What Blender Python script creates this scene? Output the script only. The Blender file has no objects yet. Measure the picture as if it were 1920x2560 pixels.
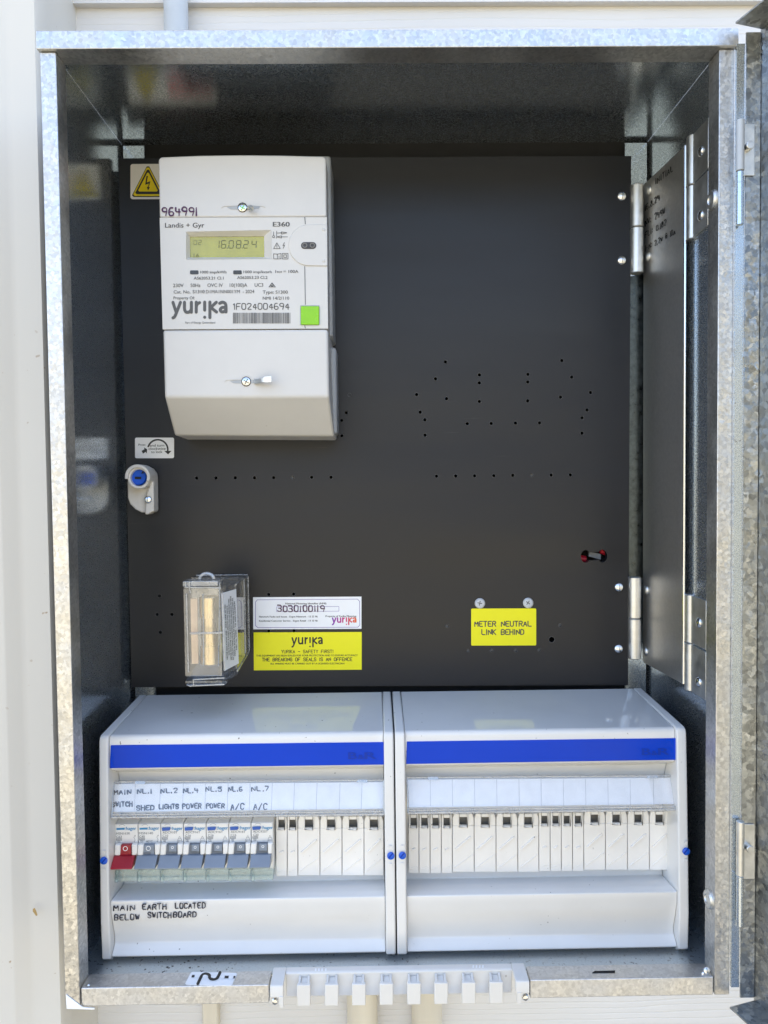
import bpy, bmesh, math, random
from mathutils import Vector, Matrix
rnd = random.Random(7)
S = bpy.context.scene
COL = S.collection
rad = math.radians

# ------------------------------------------------------------------ camera
F = 1850.0                                  # focal length in photo pixels (photo 1920 x 2560)
CP = Vector((-0.0129, -0.5369, 0.0235))
def _axes(ax, ay, az):
    Rx = Matrix(((1,0,0),(0,math.cos(ax),-math.sin(ax)),(0,math.sin(ax),math.cos(ax))))
    Ry = Matrix(((math.cos(ay),0,math.sin(ay)),(0,1,0),(-math.sin(ay),0,math.cos(ay))))
    Rz = Matrix(((math.cos(az),-math.sin(az),0),(math.sin(az),math.cos(az),0),(0,0,1)))
    return Rz @ Ry @ Rx @ Matrix(((1,0,0),(0,0,-1),(0,1,0)))
_M = _axes(0.0349, -0.0107, -0.011)
RIGHT, DOWN, FWD = Vector(_M[0]), Vector(_M[1]), Vector(_M[2])
cam = bpy.data.cameras.new('camera')
cam.sensor_fit = 'VERTICAL'; cam.sensor_height = 36.0; cam.sensor_width = 27.0
cam.lens = F / 2560.0 * 36.0
cam.clip_start = 0.01; cam.clip_end = 400
camo = bpy.data.objects.new('camera', cam); COL.objects.link(camo)
camo.matrix_world = Matrix(((RIGHT.x, -DOWN.x, -FWD.x, CP.x), (RIGHT.y, -DOWN.y, -FWD.y, CP.y),
                            (RIGHT.z, -DOWN.z, -FWD.z, CP.z), (0, 0, 0, 1)))
S.camera = camo

# ------------------------------------------------------------------ world, sun, exposure
SUN_EL, SUN_AZ = 60.0, 8.0                  # the sun stands behind the house: the box is in open shade
w = bpy.data.worlds.new('World'); S.world = w; w.use_nodes = True
nt = w.node_tree; nt.nodes.clear()
sky = nt.nodes.new('ShaderNodeTexSky'); sky.sky_type = 'NISHITA'; sky.sun_disc = False
sky.sun_elevation = rad(SUN_EL); sky.sun_rotation = rad(SUN_AZ)
sky.air_density = 1.0; sky.dust_density = 2.0; sky.ozone_density = 1.0
bg = nt.nodes.new('ShaderNodeBackground'); bg.inputs[1].default_value = 0.15
wo = nt.nodes.new('ShaderNodeOutputWorld')
tcw = nt.nodes.new('ShaderNodeTexCoord'); cl = nt.nodes.new('ShaderNodeTexNoise'); cl.inputs['Scale'].default_value = 2.2; cl.inputs['Detail'].default_value = 6
nt.links.new(tcw.outputs['Generated'], cl.inputs['Vector'])
clr = nt.nodes.new('ShaderNodeMapRange'); clr.inputs['From Min'].default_value = .35; clr.inputs['From Max'].default_value = .65; clr.inputs['To Min'].default_value = .0; clr.inputs['To Max'].default_value = .30
nt.links.new(cl.outputs[0], clr.inputs[0])
bw = nt.nodes.new('ShaderNodeRGBToBW'); nt.links.new(sky.outputs[0], bw.inputs[0])
gain = nt.nodes.new('ShaderNodeMath'); gain.operation = 'MULTIPLY'; gain.inputs[1].default_value = 1.12; nt.links.new(bw.outputs[0], gain.inputs[0])
cmx = nt.nodes.new('ShaderNodeMix'); cmx.data_type = 'RGBA'; nt.links.new(clr.outputs[0], cmx.inputs[0]); nt.links.new(sky.outputs[0], cmx.inputs[6]); nt.links.new(gain.outputs[0], cmx.inputs[7])
nt.links.new(cmx.outputs[2], bg.inputs[0]); nt.links.new(bg.outputs[0], wo.inputs[0])
sd = bpy.data.lights.new('sun', 'SUN'); sd.energy = 4.5; sd.angle = rad(0.5); sd.color = (1.0, 0.95, 0.87)
so = bpy.data.objects.new('sun', sd); COL.objects.link(so)
_sv = Vector((math.sin(rad(SUN_AZ))*math.cos(rad(SUN_EL)), math.cos(rad(SUN_AZ))*math.cos(rad(SUN_EL)), math.sin(rad(SUN_EL))))
so.rotation_euler = _sv.to_track_quat('Z', 'Y').to_euler()
S.view_settings.view_transform = 'Standard'; S.view_settings.look = 'None'
S.view_settings.exposure = 2.28; S.view_settings.gamma = 1.0; S.view_settings.use_curve_mapping = False
S.cycles.max_bounces = 10; S.cycles.diffuse_bounces = 5; S.cycles.glossy_bounces = 5; S.cycles.transparent_max_bounces = 16
S.cycles.use_denoising = True; S.cycles.caustics_reflective = False; S.cycles.caustics_refractive = False
S.cycles.sample_clamp_indirect = 6.0

# ------------------------------------------------------------------ planes and pixels of the photo
class Pl:
    def __init__(s, p, n):
        s.p = Vector(p); n = Vector(n).normalized()
        s.n = n if n.dot(CP - s.p) > 0 else -n          # towards the viewer's side
    def at(s, u, v, off=0.0):
        d = RIGHT*((u-960)/F) + DOWN*((v-1280)/F) + FWD
        t = (s.p + s.n*off - CP).dot(s.n) / d.dot(s.n)
        return CP + d*t
def PY(y): return Pl((0, y, 0), (0, -1, 0))
def PZ(z): return Pl((0, 0, z), (0, 0, 1))
def P3(a, b, c): return Pl(a, (b-a).cross(c-a))
def U(u, v, y): return PY(y).at(u, v)
def sl(v): return -(9 + 16*(v-87)/2400.0)/1736.0

# ------------------------------------------------------------------ mesh builder
def rr(u0, v0, u1, v1, r=0, n=5, slope=0.0):
    if r <= 0: pts = [(u0,v0),(u1,v0),(u1,v1),(u0,v1)]
    else:
        pts = []
        for cx, cy, a0 in ((u1-r,v0+r,-90),(u1-r,v1-r,0),(u0+r,v1-r,90),(u0+r,v0+r,180)):
            for k in range(n+1):
                a = rad(a0 + 90*k/n); pts.append((cx+r*math.cos(a), cy+r*math.sin(a)))
    return [(u, v + slope*(u-u0)) for u, v in pts]
def circ(u, v, r, n=24, ry=None, a0=0, a1=360):
    ry = ry or r
    full = abs(a1-a0) >= 360
    m = n if full else n+1
    return [(u+r*math.cos(rad(a0+(a1-a0)*k/n)), v+ry*math.sin(rad(a0+(a1-a0)*k/n))) for k in range(m)]
class MB:
    def __init__(s): s.v = []; s.f = []; s.lay = 0
    def add(s, vs, fs):
        b = len(s.v); s.v += [Vector(x) for x in vs]; s.f += [tuple(b+i for i in q) for q in fs]; return s
    def solid(s, a, b):                      # two matching outlines -> closed solid
        n = len(a)
        return s.add(list(a)+list(b), [tuple(range(n)), tuple(range(2*n-1, n-1, -1))] + [(i, n+i, n+(i+1) % n, (i+1) % n) for i in range(n)])
    def prism(s, pts, vec): return s.solid(pts, [Vector(p)+Vector(vec) for p in pts])
    def px(s, pl, uv, th, off=0.0):
        a = [pl.at(u, v, off) for u, v in uv]; return s.prism(a, -pl.n*th)
    def flat(s, pl, uv, off):
        return s.add([pl.at(u, v, off) for u, v in uv], [tuple(range(len(uv)))])
    def box(s, x0, x1, y0, y1, z0, z1):
        return s.prism([(x0,y0,z0),(x1,y0,z0),(x1,y0,z1),(x0,y0,z1)], (0, y1-y0, 0))
    def ex(s, prof, x0, x1):                 # profile (y, z) swept along X
        return s.solid([Vector((x0,y,z)) for y, z in prof], [Vector((x1,y,z)) for y, z in prof])
    def rings(s, rs, cap=True, closed=False):
        n = len(rs[0]); vs = [p for r in rs for p in r]; fs = []
        for k in range(len(rs)-1):
            for i in range(n):
                j = (i+1) % n; fs.append((k*n+i, k*n+j, (k+1)*n+j, (k+1)*n+i))
        if cap: fs += [tuple(range(n))[::-1], tuple(range((len(rs)-1)*n, len(rs)*n))]
        return s.add(vs, fs)
    def lathe(s, c, ax, prof, n=28):         # prof: (radius, height along ax)
        ax = Vector(ax).normalized(); t = ax.orthogonal().normalized(); b = ax.cross(t); c = Vector(c)
        return s.rings([[c+ax*h+(t*math.cos(2*math.pi*i/n)+b*math.sin(2*math.pi*i/n))*max(r, 1e-6) for i in range(n)] for r, h in prof])
    def cyl(s, a, b, r, n=24):
        a, b = Vector(a), Vector(b); L = (b-a).length; e = min(r*.12, L*.1)
        return s.lathe(a, b-a, [(r-e,0),(r,e),(r,L-e),(r-e,L)], n)
    def dome(s, c, ax, r, h, n=24):
        return s.lathe(c, ax, [(r, 0)] + [(r*math.cos(rad(a)), h*math.sin(rad(a))) for a in (12,25,40,55,70,82,89)], n)
    def tube(s, path, r, n=10):
        path = [Vector(p) for p in path]; rs = []
        for i, p in enumerate(path):
            d = (path[min(i+1,len(path)-1)]-path[max(i-1,0)]).normalized()
            t = d.cross(Vector((0.31,0.52,0.79))).normalized(); b = d.cross(t)
            rs.append([p+(t*math.cos(2*math.pi*k/n)+b*math.sin(2*math.pi*k/n))*r for k in range(n)])
        return s.rings(rs)
    def ring(s, pl, u, v, ro, ri, th, off, n=32, a0=0, a1=360):   # flat annulus with thickness
        full = abs(a1-a0) >= 360; m = n if full else n+1
        ang = [rad(a0+(a1-a0)*k/n) for k in range(m)]
        P = lambda r, o: [pl.at(u, v) + (pl.at(u+math.cos(a), v+math.sin(a))-pl.at(u, v))*r + pl.n*o for a in ang]
        q = [P(ro, off), P(ri, off), P(ri, off-th), P(ro, off-th)]
        vs = [p for r in q for p in r]; fs = []
        for k in range(4):
            for i in range(m if full else m-1):
                j = (i+1) % m; fs.append((k*m+i, k*m+j, ((k+1) % 4)*m+j, ((k+1) % 4)*m+i))
        if not full: fs += [(0,m,2*m,3*m), (m-1,4*m-1,3*m-1,2*m-1)]
        return s.add(vs, fs)
    # ---- lettering
    def text(s, t, pl, u0, u1, vb, h, off=0.0003, slope=None, bold=False, rot=False):
        vs, fs, bb = glyphs(t, bold)
        slope = sl(vb) if slope is None else slope
        k = (u1-u0)/max(bb[1]-bb[0], 1e-6); kh = h/0.7
        def m(x, y):
            a = (x-bb[0])*k; return pl.at(u0+a, vb - y*kh + slope*a, off)
        n0 = len(vs)//(3 if bold else 2)
        return s.add([m(x, y) + pl.n*(3e-6*(i//n0)) for i, (x, y) in enumerate(vs)], fs)
    def text_on(s, t, fn, w, h, bold=False):  # fn(x, y) -> point; text fitted to w, cap height h
        vs, fs, bb = glyphs(t, bold); k = w/max(bb[1]-bb[0], 1e-6)
        return s.add([fn((x-bb[0])*k, y*h/0.7) for x, y in vs], fs)
    def stroke(s, fn, pts, wd, vary=False):  # fn(u, v, layer offset) -> point; round-ended ribbon
        n = len(pts); ws = [wd]*n if not vary else [wd*(1.18-.5*(i/max(n-1,1))**1.5+rnd.uniform(-.10,.10)) for i in range(n)]
        for i in range(n-1):
            (x0,y0),(x1,y1) = pts[i], pts[i+1]; L = math.hypot(x1-x0, y1-y0)
            if L < 1e-9: continue
            nx, ny = -(y1-y0)/L/2, (x1-x0)/L/2; wa, wb = ws[i], ws[i+1]
            s.lay += 1; o = (s.lay % 40)*2e-6
            s.add([fn(x0+nx*wa,y0+ny*wa,o), fn(x1+nx*wb,y1+ny*wb,o), fn(x1-nx*wb,y1-ny*wb,o), fn(x0-nx*wa,y0-ny*wa,o)], [(0,1,2,3)])
        for (x, y), wq in zip(pts, ws):
            s.lay += 1; o = (s.lay % 40)*2e-6
            s.add([fn(a, b, o) for a, b in circ(x, y, wq/2, 10)], [tuple(range(10))])
        return s
    def hand(s, t, pl, u0, u1, vb, h, wd, off=0.0004, slope=None, j=0.34, skew=0.0, fn=None):
        slope = sl(vb) if slope is None else slope
        adv = []; x = 0.0
        for c in t:
            wch = 4.0 if c == ' ' else (1.2 if c in 'I1.:!' else 4.0); adv.append((x, wch)); x += wch + (1.9 if j else 1.5)
        tot = x-(1.9 if j else 1.5); k = (u1-u0)/tot
        base = fn or (lambda u, v, o: pl.at(u, v, off+o))
        for (x, wch), c in zip(adv, t):
            if c == ' ': continue
            dx, dy, sc = rnd.uniform(-j,j), rnd.uniform(-j,j), (rnd.uniform(.93,1.05) if j else 1)
            for poly in (GL[c] if j else GC.get(c, GL[c])):
                pts = []
                for a, b in poly:
                    a2 = (a if wch > 2 else a-1.4)+dx+rnd.uniform(-j,j)*.5; b2 = b*sc+dy+rnd.uniform(-j,j)*.4
                    uu = (x+a2+skew*b2)*k; pts.append((u0+uu, vb - b2*h/6 + slope*uu))
                s.stroke(base, chaikin(chaikin(pts)) if c in 'BCDGOPRSU0235689@' else chaikin(pts), wd*(rnd.uniform(.9,1.15) if j else 1), bool(j))
        return s
    def build(s, name, mat, parent=None, bev=0.0, seg=2, smooth=32, label=None):
        me = bpy.data.meshes.new(name); me.from_pydata(s.v, [], s.f)
        bm = bmesh.new(); bm.from_mesh(me)
        bmesh.ops.recalc_face_normals(bm, faces=bm.faces[:]); bm.to_mesh(me); bm.free()
        me.materials.append(M[mat] if isinstance(mat, str) else mat)
        me.polygons.foreach_set('use_smooth', [True]*len(me.polygons)); me.set_sharp_from_angle(angle=rad(smooth))
        o = bpy.data.objects.new(name, me); COL.objects.link(o)
        if parent is not None:
            o.parent = parent
            if parent.type == 'EMPTY': o.matrix_parent_inverse = Matrix.Translation(-parent.location)
        if bev > 0:
            b = o.modifiers.new('bevel', 'BEVEL'); b.width = bev; b.segments = seg; b.limit_method = 'ANGLE'; b.angle_limit = rad(28)
            b.harden_normals = False
        if label: o['label'] = label
        return o
def chaikin(p):
    if len(p) < 3: return p
    q = [p[0]]
    for i in range(len(p)-1):
        (a,b),(c,d) = p[i], p[i+1]
        if i > 0: q.append((a*.8+c*.2, b*.8+d*.2))
        if i < len(p)-2: q.append((a*.2+c*.8, b*.2+d*.8))
    return q+[p[-1]]
_gc = {}
def glyphs(t, bold=False):
    if (t, bold) in _gc: return _gc[(t, bold)]
    cu = bpy.data.curves.new('lettering', 'FONT'); cu.body = t; cu.size = 1.0; cu.resolution_u = 3; cu.fill_mode = 'FRONT'
    ob = bpy.data.objects.new('lettering', cu); me = bpy.data.meshes.new_from_object(ob)
    vs = [(v.co.x, v.co.y) for v in me.vertices]; fs = [tuple(p.vertices) for p in me.polygons]
    bb = (min(v[0] for v in vs), max(v[0] for v in vs)); sh = .026 if bold else .010; n0 = len(vs); f0 = list(fs)
    vs = [(x-sh, y) for x, y in vs] + [(x+sh, y) for x, y in vs]; fs = fs + [tuple(i+n0 for i in f) for f in f0]
    if bold: vs += [((a[0]+b[0])/2, a[1]) for a, b in zip(vs[:n0], vs[n0:2*n0])]; fs = fs + [tuple(i+2*n0 for i in f) for f in f0]
    bpy.data.objects.remove(ob); bpy.data.meshes.remove(me); bpy.data.curves.remove(cu)
    _gc[(t, bold)] = (vs, fs, bb); return _gc[(t, bold)]
_G = {'A':"00 26 40|12 32",'B':"00 06 36 45 44 33 03|33 42 41 30 00",'C':"45 36 16 05 01 10 30 41",'D':"00 06 26 45 41 20 00",
'E':"46 06 00 40|03 33",'F':"46 06 00|03 33",'G':"45 36 16 05 01 10 30 41 43 23",'H':"00 06|40 46|03 43",'I':"20 26",'L':"06 00 40",
'M':"00 06 22 46 40",'N':"00 06 40 46",'O':"16 05 01 10 30 41 45 36 16",'P':"00 06 36 45 44 33 03",'R':"00 06 36 45 44 33 03|23 40",
'S':"45 36 16 05 04 13 33 42 41 30 10 01",'T':"06 46|26 20",'U':"06 01 10 30 41 46",'V':"06 20 46",'W':"06 10 25 30 46",'v':"04 20 44",
'/':"00 46",'.':"20 21",':':"21 22|24 25",'-':"03 43",'0':"16 05 01 10 30 41 45 36 16",'1':"20 26",'2':"05 16 36 45 44 00 40",
'3':"06 36 45 44 33 13|33 42 41 30 10 01",'4':"06 03 43|35 30",'5':"46 06 04 34 43 41 30 10 01",'6':"36 16 04 01 10 30 41 42 33 13 02",
'7':"06 46 10",'8':"33 14 15 26 35 34 13 02 01 10 30 41 42 33",'9':"43 13 04 05 16 36 45 43 30",'a':"00 24 40|11 31",
'Y':"06 23 46|23 20",'!':"20 21|23 26",'K':"00 06|46 03|13 40",'@':"33 24 13 12 21 31 34|31 41 44 36 16 05 01 10 30",'w':"00 10 12 04 15 35 44 32 30 40"}
GL = {k: [[(int(p[0]), int(p[1])) for p in q.split()] for q in v.split('|')] for k, v in _G.items()}
GC = {'4': [[(3,0),(3,6),(0,2),(4,2)]], '1': [[(1,4.6),(2.2,6),(2.2,0)]]}
LOGO = [[[(240,1282),(266,1360)],[(302,1282),(266,1372),(252,1400),(240,1406)]],
        [[(335,1282),(335,1340),(345,1360),(365,1364),(384,1354),(392,1336)],[(392,1282),(392,1362)]],
        [[(432,1282),(432,1362)],[(432,1318),(441,1294),(460,1286)]],
        [[(502,1282),(502,1346)],[(502,1403),(502.5,1403.5)]],
        [[(545,1282),(545,1406)],[(598,1284),(552,1325),(600,1362)]],
        [[(626,1292),(648,1282),(670,1290),(678,1310),(678,1362)],[(678,1325),(642,1326),(628,1345),(640,1362),(664,1360),(678,1342)]]]
def logo(mb, pl, u0, v0, u1, v1, off, wd=24):   # lower-case wordmark, drawn in strokes
    k = (u1-u0)/460.0; kv = (v1-v0)/145.0
    fn = lambda a, b, o: pl.at(u0+(a-230)*k, v0+(b-1270)*kv + sl(v0)*(a-230)*k, off+o)
    for ch in LOGO:
        for poly in ch: mb.stroke(fn, chaikin(poly), wd)

# ------------------------------------------------------------------ materials
M = {}
def nodes(name):
    m = bpy.data.materials.new(name); m.use_nodes = True; M[name] = m
    t = m.node_tree; t.nodes.clear()
    o = t.nodes.new('ShaderNodeOutputMaterial'); p = t.nodes.new('ShaderNodeBsdfPrincipled'); t.links.new(p.outputs[0], o.inputs[0])
    c = t.nodes.new('ShaderNodeTexCoord')
    return m, t, p, c
def noise(t, c, scale, detail=3, rough=.55, stretch=None):
    n = t.nodes.new('ShaderNodeTexNoise'); n.inputs['Scale'].default_value = scale; n.inputs['Detail'].default_value = detail; n.inputs['Roughness'].default_value = rough
    if stretch:
        mp = t.nodes.new('ShaderNodeMapping'); mp.inputs['Scale'].default_value = stretch
        t.links.new(c.outputs['Object'], mp.inputs[0]); t.links.new(mp.outputs[0], n.inputs['Vector'])
    else: t.links.new(c.outputs['Object'], n.inputs['Vector'])
    return n
def ramp(t, src, a, b, p0=.3, p1=.7):
    r = t.nodes.new('ShaderNodeValToRGB'); r.color_ramp.elements[0].position = p0; r.color_ramp.elements[1].position = p1
    r.color_ramp.elements[0].color = a if len(a) == 4 else (*a, 1); r.color_ramp.elements[1].color = b if len(b) == 4 else (*b, 1)
    t.links.new(src, r.inputs[0]); return r
def mrange(t, src, a, b):
    r = t.nodes.new('ShaderNodeMapRange'); r.inputs['From Min'].default_value = .3; r.inputs['From Max'].default_value = .7
    r.inputs['To Min'].default_value = a; r.inputs['To Max'].default_value = b; t.links.new(src, r.inputs[0]); return r
def mat(name, col, rough=.5, metal=0, var=.06, vs=60, rv=.06, bump=0, bs=600, coat=0, spec=.5, stretch=None, sss=0):
    m, t, p, c = nodes(name)
    n = noise(t, c, vs, 4, .6, stretch)
    d = tuple(max(0, x*(1-var)) for x in col); e = tuple(min(1, x*(1+var)) for x in col)
    r = ramp(t, n.outputs[0], d, e); t.links.new(r.outputs[0], p.inputs['Base Color'])
    q = mrange(t, n.outputs[0], max(.02, rough-rv), min(1, rough+rv)); t.links.new(q.outputs[0], p.inputs['Roughness'])
    p.inputs['Metallic'].default_value = metal; p.inputs['Coat Weight'].default_value = coat; p.inputs['Coat Roughness'].default_value = .05
    p.inputs['Specular IOR Level'].default_value = spec
    if bump:
        bn = noise(t, c, bs, 3, .6, stretch); b = t.nodes.new('ShaderNodeBump'); b.inputs['Strength'].default_value = bump; b.inputs['Distance'].default_value = .0005
        t.links.new(bn.outputs[0], b.inputs['Height']); t.links.new(b.outputs[0], p.inputs['Normal'])
    return m
def spangle(name, scale, tilt, rough, lo=.45, hi=.78, tint=(1,1,1)):
    m, t, p, c = nodes(name)
    nd = noise(t, c, scale*.9, 3); mx = t.nodes.new('ShaderNodeMix'); mx.data_type = 'VECTOR'; mx.inputs[0].default_value = .010*150/scale
    t.links.new(c.outputs['Object'], mx.inputs[4]); t.links.new(nd.outputs[1], mx.inputs[5])
    v = t.nodes.new('ShaderNodeTexVoronoi'); v.inputs['Scale'].default_value = scale; t.links.new(mx.outputs[1], v.inputs['Vector'])
    v2 = t.nodes.new('ShaderNodeTexVoronoi'); v2.inputs['Scale'].default_value = scale*2.3; t.links.new(mx.outputs[1], v2.inputs['Vector'])
    sub = t.nodes.new('ShaderNodeVectorMath'); sub.operation = 'SUBTRACT'; sub.inputs[1].default_value = (.5,.5,.5); t.links.new(v.outputs['Color'], sub.inputs[0])
    sub2 = t.nodes.new('ShaderNodeVectorMath'); sub2.operation = 'SUBTRACT'; sub2.inputs[1].default_value = (.5,.5,.5); t.links.new(v2.outputs['Color'], sub2.inputs[0])
    sc = t.nodes.new('ShaderNodeVectorMath'); sc.operation = 'SCALE'; sc.inputs['Scale'].default_value = tilt; t.links.new(sub.outputs[0], sc.inputs[0])
    sc2 = t.nodes.new('ShaderNodeVectorMath'); sc2.operation = 'SCALE'; sc2.inputs['Scale'].default_value = tilt*.7; t.links.new(sub2.outputs[0], sc2.inputs[0])
    g = t.nodes.new('ShaderNodeNewGeometry')
    ad = t.nodes.new('ShaderNodeVectorMath'); ad.operation = 'ADD'; t.links.new(g.outputs['Normal'], ad.inputs[0]); t.links.new(sc.outputs[0], ad.inputs[1])
    ad2 = t.nodes.new('ShaderNodeVectorMath'); ad2.operation = 'ADD'; t.links.new(ad.outputs[0], ad2.inputs[0]); t.links.new(sc2.outputs[0], ad2.inputs[1])
    nm = t.nodes.new('ShaderNodeVectorMath'); nm.operation = 'NORMALIZE'; t.links.new(ad2.outputs[0], nm.inputs[0]); t.links.new(nm.outputs[0], p.inputs['Normal'])
    r = ramp(t, v.outputs['Color'], tuple(lo*x for x in tint), tuple(hi*x for x in tint), .1, .9); t.links.new(r.outputs[0], p.inputs['Base Color'])
    n3 = noise(t, c, 35, 4); q = mrange(t, n3.outputs[0], rough-.08, rough+.12); t.links.new(q.outputs[0], p.inputs['Roughness'])
    p.inputs['Metallic'].default_value = 1.0
    return m
def clear(name, tint=(.95,.96,.97), haze=.05, refl=.05, rough=.03):
    m = bpy.data.materials.new(name); m.use_nodes = True; M[name] = m; t = m.node_tree; t.nodes.clear()
    o = t.nodes.new('ShaderNodeOutputMaterial'); tr = t.nodes.new('ShaderNodeBsdfTransparent'); tr.inputs[0].default_value = (*tint, 1)
    df = t.nodes.new('ShaderNodeBsdfDiffuse'); df.inputs[0].default_value = (.75*tint[0],.75*tint[1],.75*tint[2],1)
    gl = t.nodes.new('ShaderNodeBsdfGlossy'); gl.inputs['Roughness'].default_value = rough
    a = t.nodes.new('ShaderNodeMixShader'); t.links.new(tr.outputs[0], a.inputs[1]); t.links.new(df.outputs[0], a.inputs[2])
    c = t.nodes.new('ShaderNodeTexCoord'); n = noise(t, c, 90, 4); q = mrange(t, n.outputs[0], haze*.5, haze*1.5); t.links.new(q.outputs[0], a.inputs[0])
    lw = t.nodes.new('ShaderNodeLayerWeight'); lw.inputs[0].default_value = .5
    pw = t.nodes.new('ShaderNodeMath'); pw.operation = 'POWER'; pw.inputs[1].default_value = 3.5; t.links.new(lw.outputs['Facing'], pw.inputs[0])
    ma = t.nodes.new('ShaderNodeMath'); ma.operation = 'MULTIPLY_ADD'; ma.inputs[1].default_value = .7; ma.inputs[2].default_value = refl; t.links.new(pw.outputs[0], ma.inputs[0])
    b = t.nodes.new('ShaderNodeMixShader'); t.links.new(ma.outputs[0], b.inputs[0]); t.links.new(a.outputs[0], b.inputs[1]); t.links.new(gl.outputs[0], b.inputs[2])
    t.links.new(b.outputs[0], o.inputs[0]); return m

spangle('galvanised', 460, .13, .42, .50, .70, (1.0,.985,.95))
spangle('galvanised_fine', 520, .08, .50, .60, .74)
spangle('galvanised_coarse', 260, .19, .33, .27, .50, (.97,1,1.0))
mat('zinc_sheet', (.58,.64,.70), .085, 1, .04, 300, .02, .11, 1500)
mat('zinc_floor', (.60,.66,.70), .46, 1, .10, 700, .06, .15, 1500)
mat('zinc_plate', (.70,.68,.65), .42, 1, .06, 300, .04, .25, 1200)
mat('plain_steel', (.70,.70,.68), .40, 1, .12, 120, .08, .12, 500)
mat('bright_steel', (.75,.76,.77), .14, 1, .05, 200, .04)
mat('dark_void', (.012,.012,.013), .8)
mat('panel_black', (.0105,.0116,.0155), .38, 0, .16, 9, .09, .10, 700, spec=.38, stretch=(.25,1,1.6))
m = M['panel_black']; t = m.node_tree; p = next(n for n in t.nodes if n.type == 'BSDF_PRINCIPLED'); c = next(n for n in t.nodes if n.type == 'TEX_COORD')
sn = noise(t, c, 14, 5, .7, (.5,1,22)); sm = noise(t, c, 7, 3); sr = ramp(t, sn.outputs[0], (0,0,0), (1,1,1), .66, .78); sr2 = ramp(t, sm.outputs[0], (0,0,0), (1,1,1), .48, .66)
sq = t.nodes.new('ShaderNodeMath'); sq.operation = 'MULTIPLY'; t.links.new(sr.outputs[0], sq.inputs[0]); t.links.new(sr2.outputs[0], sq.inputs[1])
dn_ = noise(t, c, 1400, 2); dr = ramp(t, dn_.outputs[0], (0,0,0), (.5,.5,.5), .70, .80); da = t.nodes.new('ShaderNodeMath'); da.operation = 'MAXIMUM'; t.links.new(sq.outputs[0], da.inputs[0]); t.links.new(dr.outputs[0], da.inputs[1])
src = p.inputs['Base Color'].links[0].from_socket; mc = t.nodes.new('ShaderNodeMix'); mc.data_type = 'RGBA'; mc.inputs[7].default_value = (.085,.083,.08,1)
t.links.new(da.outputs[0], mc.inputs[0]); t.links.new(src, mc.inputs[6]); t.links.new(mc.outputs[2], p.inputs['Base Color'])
mat('meter_plastic', (.68,.665,.64), .42, 0, .02, 40, .05, .05, 1800)
mat('base_plastic', (.42,.44,.46), .45, 0, .03)
mat('board_plastic', (.77,.76,.735), .075, 0, .02, 30, .03, .008, 900)
mat('board_inner', (.82,.795,.75), .38, 0, .03, 50, .05)
mat('blue_gloss', (.0,.050,.54), .12, 0, .03, 30, .03, spec=.18)
mat('blue_relief', (.0,.035,.36), .3, spec=.2)
mat('blue_plastic', (.006,.10,.62), .30)
mat('white_sticker', (.91,.92,.93), .35, 0, .02)
mat('yellow_sticker', (.93,.86,.0), .4, 0, .02)
mat('yellow_warning', (.86,.70,.01), .3)
mat('black_ink', (.012,.012,.012), .5)
mat('grey_ink', (.10,.10,.10), .55)
mat('dark_grey_ink', (.055,.055,.06), .55)
mat('light_grey_ink', (.20,.205,.21), .55)
mat('rule_grey', (.44,.45,.47), .5)
mat('purple_ink', (.075,.018,.07), .5)
mat('marker_ink', (.016,.016,.03), .45)
mat('violet_ink', (.16,.09,.36), .5)
mat('hager_blue', (.02,.23,.48), .4)
mat('test_button', (.02,.10,.42), .3)
mat('red_plastic', (.34,.012,.025), .35)
mat('red_sticker', (.6,.03,.03), .35)
mat('toggle_grey', (.22,.26,.32), .38)
mat('toggle_dark', (.13,.15,.18), .4)
mat('breaker_plastic', (.80,.79,.76), .35, 0, .02)
mat('green_button', (.26,.62,.0), .25)
mat('lcd_glass', (.39,.365,.04), .10, 0, .10, 60, .02, coat=.6)
mat('lcd_ink', (.115,.12,.03), .3)
mat('lcd_faint', (.16,.16,.03), .3)
mat('smoked', (.04,.035,.03), .2)
mat('port_dark', (.05,.045,.045), .35)
mat('brass', (.95,.76,.46), .28, 1, .06, 80, .06, .06, 500, stretch=(4,1,.3))
mat('copper_pale', (.62,.48,.38), .4, 1)
mat('shade_steel', (.10,.115,.115), .35, 1, .3, 200, .1, .2, 600)  # dark tone for the painted shade on the back flange
mat('red_cable', (.45,.01,.03), .4)
mat('white_paint', (.68,.655,.60), .42, 0, .03, 3, .08, .10, 60)
mat('conduit_grey', (.52,.56,.60), .45, 0, .04)
mat('conduit_cream', (.70,.64,.52), .55, 0, .10, 25, .05, .1, 200, stretch=(1,1,.1))
mat('brass_stain', (.42,.28,.10), .6)
mat('comb_plastic', (.76,.74,.70), .35, 0, .02)
mat('plate_ink', (.006,.006,.006), .6)
mat('notch_grey', (.20,.19,.17), .5)
mat('nylon_screw', (.58,.60,.62), .4)
clear('clear_plastic', (.96,.965,.97), .07, .09)
clear('clear_cover', (.985,.985,.99), .03, .06, .02)
clear('clear_cyan', (.88,.95,.96), .10, .07)
clear('clear_edge', (.90,.92,.94), .34, .16)
m = M['zinc_sheet']; t = m.node_tree; p1 = next(n for n in t.nodes if n.type == 'BSDF_PRINCIPLED'); p2 = t.nodes.new('ShaderNodeBsdfPrincipled')
p2.inputs['Metallic'].default_value = 1; p2.inputs['Roughness'].default_value = .62; p2.inputs['Base Color'].default_value = (.56,.61,.65,1)
gn = t.nodes.new('ShaderNodeTexNoise'); gn.inputs['Scale'].default_value = 900; gn.inputs['Detail'].default_value = 2; gc = t.nodes.new('ShaderNodeTexCoord'); t.links.new(gc.outputs['Object'], gn.inputs['Vector'])
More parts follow.
